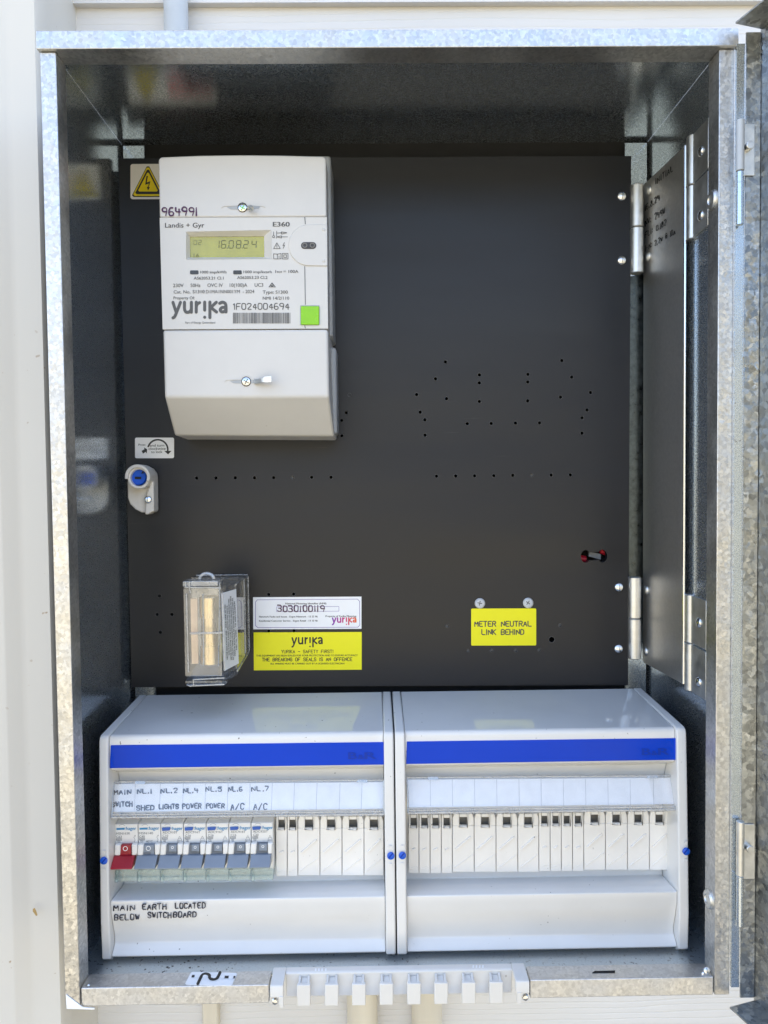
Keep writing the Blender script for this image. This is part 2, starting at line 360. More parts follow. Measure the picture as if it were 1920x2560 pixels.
gr = mrange(t, gn.outputs[0], .10, .44); mxs = t.nodes.new('ShaderNodeMixShader'); t.links.new(gr.outputs[0], mxs.inputs[0]); t.links.new(p1.outputs[0], mxs.inputs[1]); t.links.new(p2.outputs[0], mxs.inputs[2])
t.links.new(mxs.outputs[0], next(n for n in t.nodes if n.type == 'OUTPUT_MATERIAL').inputs[0])
def specks(name, scale, lo, hi, col):
    m = M[name]; t = m.node_tree; c = next(n for n in t.nodes if n.type == 'TEX_COORD')
    n = noise(t, c, scale, 1, .4); r = ramp(t, n.outputs[0], (0,0,0), (1,1,1), lo, hi)
    n2 = noise(t, c, 9, 3); r2 = ramp(t, n2.outputs[0], (0,0,0), (1,1,1), .40, .62); q = t.nodes.new('ShaderNodeMath'); q.operation = 'MULTIPLY'; t.links.new(r.outputs[0], q.inputs[0]); t.links.new(r2.outputs[0], q.inputs[1])
    for p in [n for n in t.nodes if n.type == 'BSDF_PRINCIPLED']:
        if not p.inputs['Base Color'].links: continue
        src = p.inputs['Base Color'].links[0].from_socket; mc = t.nodes.new('ShaderNodeMix'); mc.data_type = 'RGBA'; mc.inputs[7].default_value = (*col, 1)
        t.links.new(q.outputs[0], mc.inputs[0]); t.links.new(src, mc.inputs[6]); t.links.new(mc.outputs[2], p.inputs['Base Color'])
specks('board_plastic', 330, .77, .80, (.16,.14,.12)); specks('board_inner', 380, .76, .79, (.2,.17,.14)); specks('comb_plastic', 300, .78, .81, (.25,.22,.18))
specks('zinc_floor', 420, .66, .70, (.10,.10,.11)); specks('meter_plastic', 300, .80, .82, (.3,.28,.25)); specks('white_paint', 150, .76, .80, (.40,.30,.20)); specks('zinc_sheet', 500, .70, .74, (.25,.25,.26))
# weatherboard paint with embossed wood grain
m, t, p, c = nodes('weatherboard_paint')
n = noise(t, c, 30, 5, .6, (.35, 1, 9)); n2 = noise(t, c, 5, 3)
r = ramp(t, n2.outputs[0], (.69,.675,.655), (.735,.72,.70)); t.links.new(r.outputs[0], p.inputs['Base Color']); p.inputs['Roughness'].default_value = .5
wv = t.nodes.new('ShaderNodeTexWave'); wv.wave_type = 'BANDS'; wv.bands_direction = 'Z'; wv.inputs['Scale'].default_value = 22; wv.inputs['Distortion'].default_value = 14; wv.inputs['Detail'].default_value = 3; wv.inputs['Detail Scale'].default_value = .5
mp = t.nodes.new('ShaderNodeMapping'); mp.inputs['Scale'].default_value = (.25,1,2.0); t.links.new(c.outputs['Object'], mp.inputs[0]); t.links.new(mp.outputs[0], wv.inputs['Vector'])
pwr = t.nodes.new('ShaderNodeMath'); pwr.operation = 'POWER'; pwr.inputs[1].default_value = 10; t.links.new(wv.outputs['Fac'], pwr.inputs[0])
ad = t.nodes.new('ShaderNodeMath'); ad.operation = 'SUBTRACT'; t.links.new(n.outputs[0], ad.inputs[0]); t.links.new(pwr.outputs[0], ad.inputs[1])
b = t.nodes.new('ShaderNodeBump'); b.inputs['Strength'].default_value = .30; b.inputs['Distance'].default_value = .0010; t.links.new(ad.outputs[0], b.inputs['Height']); t.links.new(b.outputs[0], p.inputs['Normal'])
# printed violet-to-orange wordmark
m, t, p, c = nodes('gradient_ink'); p.inputs['Roughness'].default_value = .4
sx = t.nodes.new('ShaderNodeSeparateXYZ'); t.links.new(c.outputs['Object'], sx.inputs[0])
xa, xb = U(828, 1540, .145).x, U(892, 1540, .145).x
mr = t.nodes.new('ShaderNodeMapRange'); mr.inputs['From Min'].default_value = xa; mr.inputs['From Max'].default_value = xb; t.links.new(sx.outputs[0], mr.inputs[0])
r = ramp(t, mr.outputs[0], (.20,.05,.45), (.85,.16,.03), 0, 1); e = r.color_ramp.elements.new(.5); e.color = (.62,.05,.22,1); t.links.new(r.outputs[0], p.inputs['Base Color'])
# ground
m, t, p, c = nodes('pale_concrete'); n = noise(t, c, 6, 6); r = ramp(t, n.outputs[0], (.19,.168,.125), (.25,.223,.168)); t.links.new(r.outputs[0], p.inputs['Base Color']); p.inputs['Roughness'].default_value = .9
m, t, p, c = nodes('dry_grass'); n = noise(t, c, 2.5, 8, .7); r = ramp(t, n.outputs[0], (.115,.105,.075), (.25,.225,.165)); t.links.new(r.outputs[0], p.inputs['Base Color']); p.inputs['Roughness'].default_value = .95

# ------------------------------------------------------------------ things
def thing(name, label, cat, loc, group=None):
    o = bpy.data.objects.new(name, None); COL.objects.link(o); o.location = loc; o.empty_display_size = .02
    o['label'] = label; o['category'] = cat
    if group: o['group'] = group
    bpy.context.view_layer.update(); return o
def tag(o, label, cat, group=None):
    o['label'] = label; o['category'] = cat
    if group: o['group'] = group
    return o

W2, ZT, ZB, D = .247, .345, -.3594, .1625
# ---- setting: ground, plus an added unseen bank that bounces light and blocks low sky
g = MB(); g.add([(-60,-2.2,-1.45),(60,-2.2,-1.45),(60,6,-1.45),(-60,6,-1.45)], [(0,1,2,3)])
g = g.build('ground', 'pale_concrete'); g['kind'] = 'structure'
tr = MB(); prof = [(-2.2,-1.46),(-5,-1.40),(-8,-.6),(-12,1.5),(-18,4.0),(-40,6.0)]
tr.add([(x, y, z+rnd.uniform(-.08,.08)*(i > 1)) for x in range(-60, 61, 4) for i, (y, z) in enumerate(prof)],
       [(a*6+i, a*6+i+1, (a+1)*6+i+1, (a+1)*6+i) for a in range(30) for i in range(5)])
tr = tr.build('added_bank', 'dry_grass'); tr['kind'] = 'structure'

# ---- weatherboard wall
YW = .190
zt_lap = U(960, 6, YW).z
wl = MB(); pitch = .168
k = -14
while k < 16:
    z0 = zt_lap + k*pitch
    if z0 > 1.55: break
    if z0 > -1.6:
        wl.ex([(YW-.010, z0-pitch-.006), (YW-.002, z0), (YW+.02, z0), (YW+.02, z0-pitch-.006)], -4.5, 4.5)
    k += 1
wl.box(-4.5, 4.5, YW+.021, YW+.15, -1.45, 1.6)
tag(wl.build('weatherboard_wall', 'weatherboard_paint', smooth=20), 'white painted weatherboard house wall with embossed wood grain behind the metal box', 'wall')

# ---- corner post left of the box
cp = MB(); YC = .10
xr, xs, xl = U(115, 60, YC+.022).x, U(88, 60, YC).x, -.62
prof2 = [(xl, YC-.004), (-.333, YC-.004), (-.331, YC-.0035), (-.322, YC+.0015), (-.316, YC+.0025), (xs-.002, YC+.003), (xs, YC+.006), (xs+.0005, YC+.022), (xr, YC+.022), (xr+.001, YW), (xl, YW)]
cp.solid([Vector((x, y, -1.45)) for x, y in prof2], [Vector((x, y, 1.6)) for x, y in prof2])
cpo = cp.build('corner_post', 'white_paint', smooth=50)
tag(cpo, 'smooth white painted corner post running up the left side of the metal box', 'post')

q = MB(); pst = Pl((-.345, YC-.004, 0), (0,-1,0))
q.flat(pst, [(82,2272),(87,2270),(91,2278),(94,2288),(90,2290),(86,2284),(82,2279)], .0003); q.build('stain', 'brass_stain', cpo)
# ---- conduits
def conduit(u, v, width, y, z0, z1, mt, label, square=False, grp='conduits at the meter box'):
    a, b = U(u-width/2, v, y), U(u+width/2, v, y); r = (b.x-a.x)/2; x = (a.x+b.x)/2
    q = MB()
    if square: q.box(x-r, x+r, y-.004, YW-.004, z0, z1)
    else: q.cyl((x, y, z0), (x, y, z1), r, 32)
    tag(q.build('conduit', mt, bev=.002 if square else 0), label, 'conduit', grp)
conduit(440, 40, 60, .170, ZT+.0006, 1.5, 'conduit_grey', 'pale grey round conduit going up the wall from the box top')
conduit(527, 2540, 40, .175, -1.45, ZB+.002, 'conduit_cream', 'narrow cream strip conduit below the bottom lip, left of the comb cover', True)
conduit(906, 2540, 76, .168, -1.45, ZB+.03, 'conduit_cream', 'cream conduit below the fourth tab of the white comb cover')
conduit(1067, 2540, 76, .168, -1.45, ZB+.03, 'conduit_cream', 'cream conduit below the sixth tab of the white comb cover')

# ---- galvanised box
box = thing('meter_box', 'open galvanised steel meter box mounted on the white weatherboard wall', 'meter box', (0, D, ZB))
T = .0012; LD_ = .017
x0c, x1c = U(672, 2480, 0).x, U(1326, 2480, 0).x          # cut-out under the comb cover
MB().box(-W2+T, W2-T, .002, D+.02, ZT-T, ZT).build('top_sheet', 'zinc_sheet', box)
MB().box(-W2, -W2+T, .002, D+.02, ZB, ZT-T-.0002).build('side_sheet', 'zinc_sheet', box)
MB().box(W2-T, W2, .002, D+.02, ZB, ZT-T-.0002).build('side_sheet', 'zinc_sheet', box)
zl = U(500, 2467, 0).z
fl = MB(); fl.box(-W2+T, W2-T, LD_+.0013, D+.003, zl-.0042, zl-.003)
fl.build('floor_sheet', 'zinc_floor', box)
MB().box(-W2+T, W2-T, D+.004, D+.0052, ZB, ZT).build('back_sheet', 'dark_void', box)  # near-black sheet, shadow behind the panel put into its colour
def flange(x0, x1, z0, z1): MB().box(x0, x1, D-.001, D, z0, z1).build('back_flange', 'zinc_sheet', box, bev=.0004)
flange(-W2+.0035, -.2235, ZB+T, ZT-.004); flange(.2225, W2-.0035, ZB+T, ZT-.004)
# front rim: rounded hood on top, side lips, bottom lip; each folds back 17 mm
LW, LD = .0112, .017
hd = MB()
def lip_profile(z, face): return [(-.0032, z), (LD, z), (LD, z+T), (-.0018, z+T), (-.0018, z+face-T), (.02, z+face-T), (.02, z+face), (-.0018, z+face), (-.0032, z+face-.0014)]
hz = U(960, 119, -.003).z
hd.ex(lip_profile(hz, ZT+.0016-hz), -W2-.0012, W2+.0012)
hd.build('hood', 'galvanised', box, bev=.0013, seg=3)
for s in (-1, 1):
    q = MB(); xo, xi = s*W2, s*(W2-LW)
    pr = [(xo, 0), (xi, 0), (xi, LD), (xi+s*T, LD), (xi+s*T, T), (xo-s*T*2, T), (xo-s*T*2, .02), (xo, .02)]
    q.solid([Vector((x, y, ZB+.0006)) for x, y in pr], [Vector((x, y, hz-.0004)) for x, y in pr])
    q.build('side_lip', 'galvanised', box, bev=.0012, seg=3)
zl = U(500, 2467, 0).z
for xa, xb in ((-W2+LW+.0006, x0c), (x1c, W2-LW-.0006)):
    q = MB(); q.ex([(.0008, ZB), (.0008, zl), (LD, zl), (LD, zl-T), (.0008+T, zl-T), (.0008+T, ZB+T), (.03, ZB+T*1.2), (.03, ZB)], xa, xb)
    q.build('bottom_lip', 'galvanised_fine', box, bev=.003, seg=4)
q = MB(); q.px(PZ(zl), [(1480,2432),(1537,2431),(1538,2426),(1487,2427)], .0002, .0004); q.build('slot', 'dark_void', box)
for (u, v, s) in ((222, 2470, 1), (1765, 2440, -1)):
    q = MB()       # weld blobs in the lower corners
    for k in range(7):
        c0 = U(u+rnd.uniform(-4,9)*s, v+rnd.uniform(-14,26), .004); q.dome(c0, (-s*.3,-1,.3), rnd.uniform(.0012,.003), rnd.uniform(.0006,.0018), 10)
    q.build('weld', 'bright_steel', box)
# bright bent lug at the lower left corner
q = MB(); pl = PY(-.0008); q.px(pl, [(164,2486),(207,2519),(236,2521),(236,2525),(166,2523)], .0010); q.build('corner_tab', 'white_sticker', box, bev=.0004)
# rivets and leaf hinges on the right side wall
for v, y in ((500, .0088), (2247, .0088)):
    q = MB(); c0 = Vector((W2-LW, .0088, U(1780, v, .0088).z)); q.lathe(c0, (-1,0,0), [(.0072,0),(.0072,.0010),(.006,.0022),(.0035,.0026),(.003,.0018),(.0012,.0018)]); q.build('rivet', 'plain_steel', box)

# ---- door of the box, swung open past a right angle
ang = rad(106); hx, hy = W2+.003, -.003
dd = Vector((math.cos(math.pi-ang)*1.0, -math.sin(ang), 0)); dd = Vector((-math.cos(ang), -math.sin(ang), 0))   # along the open door
dn = Vector((-dd.y, dd.x, 0)); dn = dn if dn.x < 0 else -dn                                                     # inner face normal (towards -X)
zt2, zb2 = U(1822, 72, -.004).z, U(1797, 2503, -.004).z
door = MB(); DW = .47; fl_w = .017
o0 = Vector((U(1893, 1300, -.004).x, -.004, 0))
def dp(a, b, z): v = o0 + dd*a + dn*b; return Vector((v.x, v.y, z))
door.solid([dp(0,0,zb2), dp(DW,0,zb2), dp(DW,-T,zb2), dp(0,-T,zb2)], [dp(0,0,zt2), dp(DW,0,zt2), dp(DW,-T,zt2), dp(0,-T,zt2)])
dr = door.build('door', 'galvanised_coarse', box)
for z0, z1 in ((zt2-T, zt2-.00002), (zb2+.00002, zb2+T)):
    q = MB(); q.solid([dp(.0013,.0002,z0), dp(DW,.0002,z0), dp(DW,.023,z0), dp(.0015,.023,z0)], [dp(.0013,.0002,z1), dp(DW,.0002,z1), dp(DW,.023,z1), dp(.0015,.023,z1)])
    q.build('door_flange', 'galvanised_coarse', dr)
q = MB(); xf0, xf1 = U(1857, 1300, -.004).x, o0.x
q.box(xf0, xf1-.0003, -.005, -.0038, zb2+.003, zt2-.003); q.build('door_flange', 'galvanised_coarse', dr)
q = MB(); q.box(W2-.0004, xf0-.0002, -.0035, -.0012, zb2+.01, zt2-.01); q.build('seal_strip', 'zinc_sheet', dr)
for va, vb, vm in ((301, 428, 368), (2052, 2187, 2118)):
    q = MB(); xm = U(1850, va, -.007).x; za, zb_ = U(1850, va, -.007).z, U(1850, vb, -.007).z
    q.cyl((xm, -.0075, zb_), (xm, -.0075, za), .0028); hk = q.build('hinge', 'conduit_grey' if va < 1000 else 'plain_steel', box)
    q = MB(); q.cyl((xm, -.0072, U(1850, vb+3, -.007).z - .037), (xm, -.0072, zb_-.0004), .0025); q.build('hinge', 'zinc_sheet', box)
    q = MB(); q.px(PY(-.0062), rr(1858, va+8, 1887, vb+11, 3), .0008); q.build('hinge_leaf', 'plain_steel', hk, bev=.0003)
    q = MB(); c0 = U(1870, vm, -.007); q.cyl(c0+Vector((0,.001,0)), c0+Vector((0,-.004,0)), .0028, 20); q.build('hinge_pin', 'plain_steel', hk)

# ------------------------------------------------------------------ black hinged panel with drilled holes
YP = .145; PP = PY(YP)
pan = thing('backboard', 'black hinged equipment panel with drilled holes inside the steel box', 'panel', U(950, 1716, YP))
HOLES = []
def z6(x, y): return (1020+x*.3496, 860+y*.3496)
def z5(x, y): return (380+x*.3014, 860+y*.3014)
for x, y in ((267,129),(1099,119),(196,249),(510,221),(510,278),(857,217),(856,272),(1170,237),(62,362),(275,391),(510,411),(855,407),(1090,380),(1305,347),
             (87,488),(121,542),(122,652),(424,570),(595,568),(768,566),(940,564),(1280,472),(1244,528),(1244,638),(204,945),(341,944),(476,943),(613,941),(749,939),(886,938),(1023,937),(1160,936)):
    HOLES.append(z6(x, y))
for x, y in ((1638,423),(1612,570),(1573,634),(1575,762),(266,772),(371,1112),(531,1111),(692,1110),(851,1109),(1009,1108),(1167,1107),(1325,1106),(1485,1105)):
    HOLES.append(z5(x, y))
HOLES += [(874,987),(399,1490),(430,1536),(393,1536),(401,1581),(672,1486),(734,1485),(672,1578),(735,1577),(1400,1563),(1118,1565),(1170,1627),(1229,1626),(1289,1626),(1348,1625)]
cu = bpy.data.curves.new('panel', 'CURVE'); cu.dimensions = '2D'; cu.fill_mode = 'BOTH'; cu.extrude = .003; cu.resolution_u = 1
def spl(pts):
    s_ = cu.splines.new('POLY'); s_.points.add(len(pts)-1); s_.use_cyclic_u = True
    for q_, p_ in zip(s_.points, pts): q_.co = (p_.x, p_.z, 0, 1)
spl([PP.at(296,396), PP.at(1578,390), PP.at(1570,1713), PP.at(329,1718)])
for u, v in HOLES: spl([PP.at(a, b) for a, b in circ(u, v, 4.2, 14)])
spl([PP.at(a, b) for a, b in circ(1379, 1599, 7, 20)])
sl0 = circ(1464, 1391, 12, 14, 16, 40, 320) + circ(1506, 1390, 12, 14, 16, -140, 140)
spl([PP.at(a, b) for a, b in sl0])
tmp = bpy.data.objects.new('panel', cu); me = bpy.data.meshes.new_from_object(tmp); bpy.data.objects.remove(tmp)
q = MB(); q.add([(v.co.x, YP+.003-v.co.z, v.co.y) for v in me.vertices], [tuple(p.vertices) for p in me.polygons])
nf = len(q.f)
for u, v in HOLES: q.ring(PP, u, v, 5.0, 4.3, .0001, .00012, 14)
q.ring(PP, 1379, 1599, 8.0, 7.1, .0001, .00012, 20)
bo_ = q.build('board', 'panel_black', pan, smooth=30); bo_.data.materials.append(M['grey_ink'])
for p_ in bo_.data.polygons[nf:]: p_.material_index = 1
for u, v in ((1170,1627),(1229,1626),(1289,1626),(1348,1625),(1118,1565),(1400,1563),(731,1194),(1330,1188)):   # screw ends filling some holes
    q = MB(); c0 = U(u, v, YP+.0025); q.cyl(c0+Vector((0,.004,0)), c0, .0013, 12); q.build('screw_end', 'light_grey_ink', pan)
q = MB(); q.cyl(U(1440,1393,YP+.012), U(1464,1399,YP+.012), .0033, 16); q.cyl(U(1500,1376,YP+.012), U(1524,1384,YP+.012), .0030, 16); q.build('cable', 'red_cable', pan)
q = MB(); q.prism([U(1472,1379,YP+.007), U(1502,1385,YP+.007), U(1502,1399,YP+.007), U(1472,1391,YP+.007)], (0,.003,0)); q.build('link_bar', 'toggle_dark', pan)
for u, v in ((1554,491),(1554,651),(1547,1468),(1546,1622)):
    q = MB(); q.dome(U(u, v, YP)+Vector((0,-.0001,0)), (0,-1,0), .0043, .0026, 28); q.build('rivet', 'bright_steel', pan)
# panel hinges, link plate along the right wall, outer hinges
def knuckle(x, y, zs, r, mt='plain_steel', par=pan):
    for z1, z0 in zs:
        q = MB(); q.cyl((x, y, z0), (x, y, z1), r, 28); q.box(x+.0005, x+.013, y-.0004+r*.6, y+r*.6+.0008, z0+.0004, z1-.0004) if par is None else None
        q.build('hinge', mt, par)
xh, yh = U(1594, 560, YP-.004).x, YP-.002
zz = lambda v, y, u=1594: U(u, v, y).z
knuckle(xh, yh, [(zz(463,yh), zz(570,yh)-.0003+.0006), (zz(571,yh), zz(684,yh))], .0058)
xh2 = U(1588, 1550, YP-.004).x
knuckle(xh2, yh, [(zz(1442,yh), zz(1545,yh)+.0003), (zz(1546,yh), zz(1646,yh))], .0058)
q = MB(); q.box(U(1573,1000,.1585).x, U(1612,1000,.1585).x, .1585, .1597, zz(1446,.1585)+.001, zz(690,.1585)); q.build('shade_strip', 'shade_steel', pan)  # painted shade: dark strip over the back flange between the hinges
A_ = U(1611, 461, .150); B_ = U(1721, 368, .074); C_ = U(1605, 1650, .150); E_ = U(1714, 1714, .074)
ztp, zbt = (A_.z+B_.z)/2, (C_.z+E_.z)/2
xa_, xb_ = (A_.x+C_.x)/2, min((B_.x+E_.x)/2, .2415)
pa, pb = Vector((xa_, .150, 0)), Vector((xb_, .072, 0))
q = MB(); nn = Vector((pb.y-pa.y, -(pb.x-pa.x), 0)).normalized(); nn = nn if nn.x > 0 else -nn
def pq(p, z): return Vector((p.x, p.y, z))
q.solid([pq(pa,zbt), pq(pb,zbt), pq(pb+nn*T,zbt), pq(pa+nn*T,zbt)], [pq(pa,ztp), pq(pb,ztp), pq(pb+nn*T,ztp), pq(pa+nn*T,ztp)])
lk = q.build('link_plate', 'zinc_plate', pan)
q = MB(); q.cyl(pq(pb+Vector((-.0002,-.0012,0)), zbt+.0005), pq(pb+Vector((-.0002,-.0012,0)), ztp-.0005), .0011, 10); q.build('plate_edge', 'bright_steel', lk)
LP = Pl(pq(pa, 0), -nn)
q = MB()
for t_, (ua, va), (ub, vb), h, wd in (("INITIAL",(1639,461),(1682,428),15,1.6), ("16.8.24",(1613,527),(1648,501),15,1.6), ("NV: 249V",(1613,566),(1662,534),16,1.6),
                            ("FLI: 0.182",(1613,594),(1665,562),14,1.5), ("I-N: 2.2v @ 10a",(1613,629),(1688,584),14,1.5)):
    q.hand(t_, LP, ua, ub, va, h, wd, .0003, (vb-va)/(ub-ua))
q.build('handwriting', 'plate_ink', lk)
for u, v in ((1623,476),(1621,642),(1616,1475),(1614,1628)):
    q = MB(); q.dome(LP.at(u, v, .0002), LP.n, .0042, .0022, 20); q.build('rivet', 'plain_steel', lk)
xo = U(1737, 470, .066).x; yo = .068
for va, vm, vb in ((341, 466, 600), (1485, 1606, 1725)):
    za, zm, zc = U(1737,va,yo).z, U(1737,vm,yo).z, U(1737,vb,yo).z
    for zA, zB_ in ((za, zm+.0003), (zm-.0003, zc)):
        q = MB(); q.cyl((xo, yo, zB_), (xo, yo, zA), .0058, 28); hg = q.build('hinge', 'plain_steel', pan)
        q = MB(); q.box(W2-T-.0016, W2-T-.0002, yo-.032, yo-.004, zB_+.0006, zA-.0006); q.build('hinge_leaf', 'plain_steel', hg, bev=.0003)
    for f in (.25, .85):
        q = MB(); q.dome((W2-T-.0016, yo-.02, za+(zc-za)*f), (-1,0,0), .0042, .0022, 20); q.build('rivet', 'bright_steel', pan)

# ------------------------------------------------------------------ stickers on the panel
def sticker(name, uv, mt, label, cat, pl=PP, th=.0003):
    o = thing(name, label, cat, pl.at(sum(u for u, v in uv)/len(uv), max(v for u, v in uv)))
    q = MB(); q.px(pl, uv, th-.00005, th); q.build('sheet', mt, o); return o
# danger label, half hidden behind the meter
st = sticker('warning_sticker', rr(326,410,545,498,6,slope=-.004), 'white_sticker', 'white danger sticker with yellow lightning triangle beside the meter top', 'sticker')
tri = lambda s: [(370+a*s, 457+b*s) for a, b in ((-37,29),(-33,33),(33,33),(37,29),(3,-38),(-3,-38))]
q = MB(); q.flat(PP, tri(1.08), .0004); q.build('triangle_border', 'black_ink', st)
q = MB(); q.flat(PP, tri(1.0), .00045); q.build('triangle_border', 'yellow_warning', st)
q = MB(); q.flat(PP, tri(.86), .0005); q.build('triangle', 'black_ink', st)
q = MB(); q.flat(PP, tri(.66), .00055); q.build('triangle', 'yellow_warning', st)
q = MB(); q.flat(PP, [(370,440),(367,456),(376,453),(372,468),(375,468),(370,476),(367,467),(370,467),(372,459),(363,462),(366,440)], .0006); q.build('lightning', 'black_ink', st)
q = MB(); q.flat(PP, rr(425,428,535,478,12), .0004); q.build('red_box', 'red_sticker', st)
q = MB(); q.text('DANGER', PP, 436, 524, 463, 20, .00045, 0, True); q.build('lettering', 'white_sticker', st)
# lock instruction
st = sticker('lock_sticker', rr(337.5,1094,435,1145.5,4), 'white_sticker', 'small white sticker with a curved arrow above the blue lock', 'sticker')
zl_ = lambda x, y: (120+x*.2411, 1040+y*.2411)
q = MB(); q.ring(PP, *zl_(1140,350), 27, 23, .0001, .0005, 30, 195, 372)
q.flat(PP, [zl_(*p) for p in ((1205,362),(1245,398),(1280,362))], .0006)
q.flat(PP, [zl_(*p) for p in ((970,362),(1000,345),(995,325),(1028,345),(1025,388),(1012,372),(985,390))], .0006)
for t_, a, b, v in (("and turn",1055,1205,318),("clockwise",1043,1220,352),("to lock",1070,1186,385)): q.text(t_, PP, zl_(a,0)[0], zl_(b,0)[0], zl_(0,v)[1], 6.4, .0005)
q.text("Press", PP, zl_(938,0)[0], zl_(1010,0)[0], zl_(0,308)[1], 5, .0005)
q.build('lettering', 'black_ink', st)
# national metering identifier label
zi = lambda x, y: (420+x*.31344, 1400+y*.31344)
st = sticker('identifier_label', [zi(678,297), zi(1543,292), zi(1543,549), zi(680,553)], 'white_sticker', 'white metering identifier label with handwritten number above the yellow safety label', 'label')
q = MB(); fn = lambda a, b, o: PP.at(a, b, .0004+o)
bx = [zi(*p) for p in ((712,318),(1512,312),(1528,330),(1530,520),(1514,536),(716,540),(698,522),(697,336),(712,318))]
q.stroke(fn, bx, 1.1); q.stroke(fn, [zi(*p) for p in ((866,374),(1363,371),(1363,408),(867,412),(866,374))], .8); q.build('printed_frame', 'violet_ink', st)
q = MB()
q.text("National Metering Identifier (NMI)", PP, zi(937,0)[0], zi(1262,0)[0], zi(0,354)[1], 4.3, .0004, -.003, True)
q.text("Network Faults and Issues - Ergon Network - 13 22 96", PP, zi(727,0)[0], zi(1193,0)[0], zi(0,459)[1], 4.3, .0004, -.003, True)
q.text("Residential Customer Service - Ergon Retail - 13 10 46", PP, zi(727,0)[0], zi(1193,0)[0], zi(0,492)[1], 4.3, .0004, -.003, True)
q.text("Property of Yurika Metering", PP, zi(1257,0)[0], zi(1502,0)[0], zi(0,455)[1], 4.3, .0004, -.003, True)
q.build('lettering', 'black_ink', st)
q = MB(); q.hand("3030100119", PP, zi(872,0)[0], zi(1245,0)[0], zi(0,412)[1], 15, 2.6, .0006, -.002); q.build('handwriting', 'purple_ink', st)
q = MB(); logo(q, PP, *zi(1308,458), *zi(1503,519), .0004, 26); q.build('wordmark', 'gradient_ink', st)
# yellow safety label
st = sticker('safety_label', [zi(683,578), zi(1545,574), zi(1545,875), zi(685,880)], 'yellow_sticker', 'yellow safety label about breaking of seals right of the clear isolator', 'label')
q = MB(); logo(q, PP, *zi(985,615), *zi(1235,698), .0004, 22)
q.hand("YURIKA - SAFETY FIRST!", PP, zi(905,0)[0], zi(1318,0)[0], zi(0,743)[1], 7.6, 1.25, .0004, -.004, 0); q.hand("THE BREAKING OF SEALS IS AN OFFENCE", PP, zi(751,0)[0], zi(1468,0)[0], zi(0,807)[1], 8.0, 1.5, .0004, -.004, 0)
for t_, a, b, v, h, bo in (("THIS EQUIPMENT HAS BEEN SEALED FOR YOUR PROTECTION AND TO ENSURE ACCURACY",704,1513,770,4.4,True),
        ("ALL WIRING MUST BE CARRIED OUT BY A LICENSED ELECTRICIAN",815,1406,834,4.2,True)):
    q.text(t_, PP, zi(a,0)[0], zi(b,0)[0], zi(0,v)[1], h, .0004, -.004, bo)
q.build('lettering', 'black_ink', st)
# neutral link label
st = sticker('neutral_label', rr(1178,1521.5,1340.5,1614,3,slope=-.003), 'yellow_sticker', 'yellow label reading meter neutral link behind, under two pale screws', 'label')
q = MB(); q.hand("METER NEUTRAL", PP, 1187, 1328, 1566, 12.4, 2.5, .0004, -.004, 0); q.hand("LINK BEHIND", PP, 1204.5, 1309.5, 1586.5, 12.4, 2.5, .0004, -.004, 0)
q.build('lettering', 'dark_grey_ink', st)
for u, v, r0, lb in ((1199.5,1508,.2,'pale crosshead screw above the left end of the neutral link label'), (1320,1507,.6,'pale crosshead screw above the right end of the neutral link label')):
    o = thing('screw', lb, 'screw', U(u, v, YP), 'pale crosshead screws above the yellow label')
    q = MB(); c0 = U(u, v, YP); q.lathe(c0, (0,-1,0), [(.0048,0),(.0048,.0012),(.0040,.0022),(.0022,.0027),(.0003,.0028)]); q.build('head', 'nylon_screw', o)
    q = MB()
    for a in (r0, r0+math.pi/2):
        q.stroke(lambda p_, s_, o_: U(p_, s_, YP-.0029-o_), [(u-5*math.cos(a), v-5*math.sin(a)), (u+5*math.cos(a), v+5*math.sin(a))], 2.0)
    q.build('cross_slot', 'grey_ink', o)

# ------------------------------------------------------------------ panel lock
lo = thing('panel_lock', 'white rotary latch with a blue slotted barrel on the panel edge', 'lock', U(352, 1288, YP))
yf = .118
q = MB(); pl = PY(YP-.011)
q.px(pl, [zl_(*p) for p in ((838,620),(1090,600),(1096,998),(1060,1004),(968,1000),(905,968),(850,915),(825,850),(822,690))], .011, 0)
q.px(PY(YP-.016), [zl_(*p) for p in ((935,520),(1000,520),(1050,545),(1085,590),(1092,640),(1097,990),(1062,1000),(1040,1022),(1004,1020),(1010,900),(1022,800),(1052,720),(1040,640))], .015, 0)
hs = q.build('housing', 'comb_plastic', lo, bev=.001)
q = MB(); pl = PY(yf); uc, vc = zl_(925, 632)
q.ring(pl, uc, vc, 31.5, 23.5, .018, 0, 40, 170, 382); q.ring(pl, uc+.5, vc+2, 28, 21, .016, -.003, 40)
q.build('collar', 'comb_plastic', lo, bev=.0006)
q = MB(); c0 = U(uc+2, vc, yf+.008); q.cyl(c0+Vector((0,.018,0)), c0, .0073, 36); q.build('barrel', 'blue_plastic', lo)
q = MB(); q.flat(PY(yf+.008), rr(uc-6, vc-.5, uc+10, vc+5.5), .0003); q.flat(PY(yf+.008), [(uc+9,vc-8),(uc+14,vc-15),(uc+18,vc-9)], .0003); q.build('key_slot', 'dark_void', lo)
q = MB(); q.dome(U(369, 1249, YP-.016)+Vector((.0005,0,0)), (0,-1,0), .0035, .002); q.build('screw', 'bright_steel', lo)

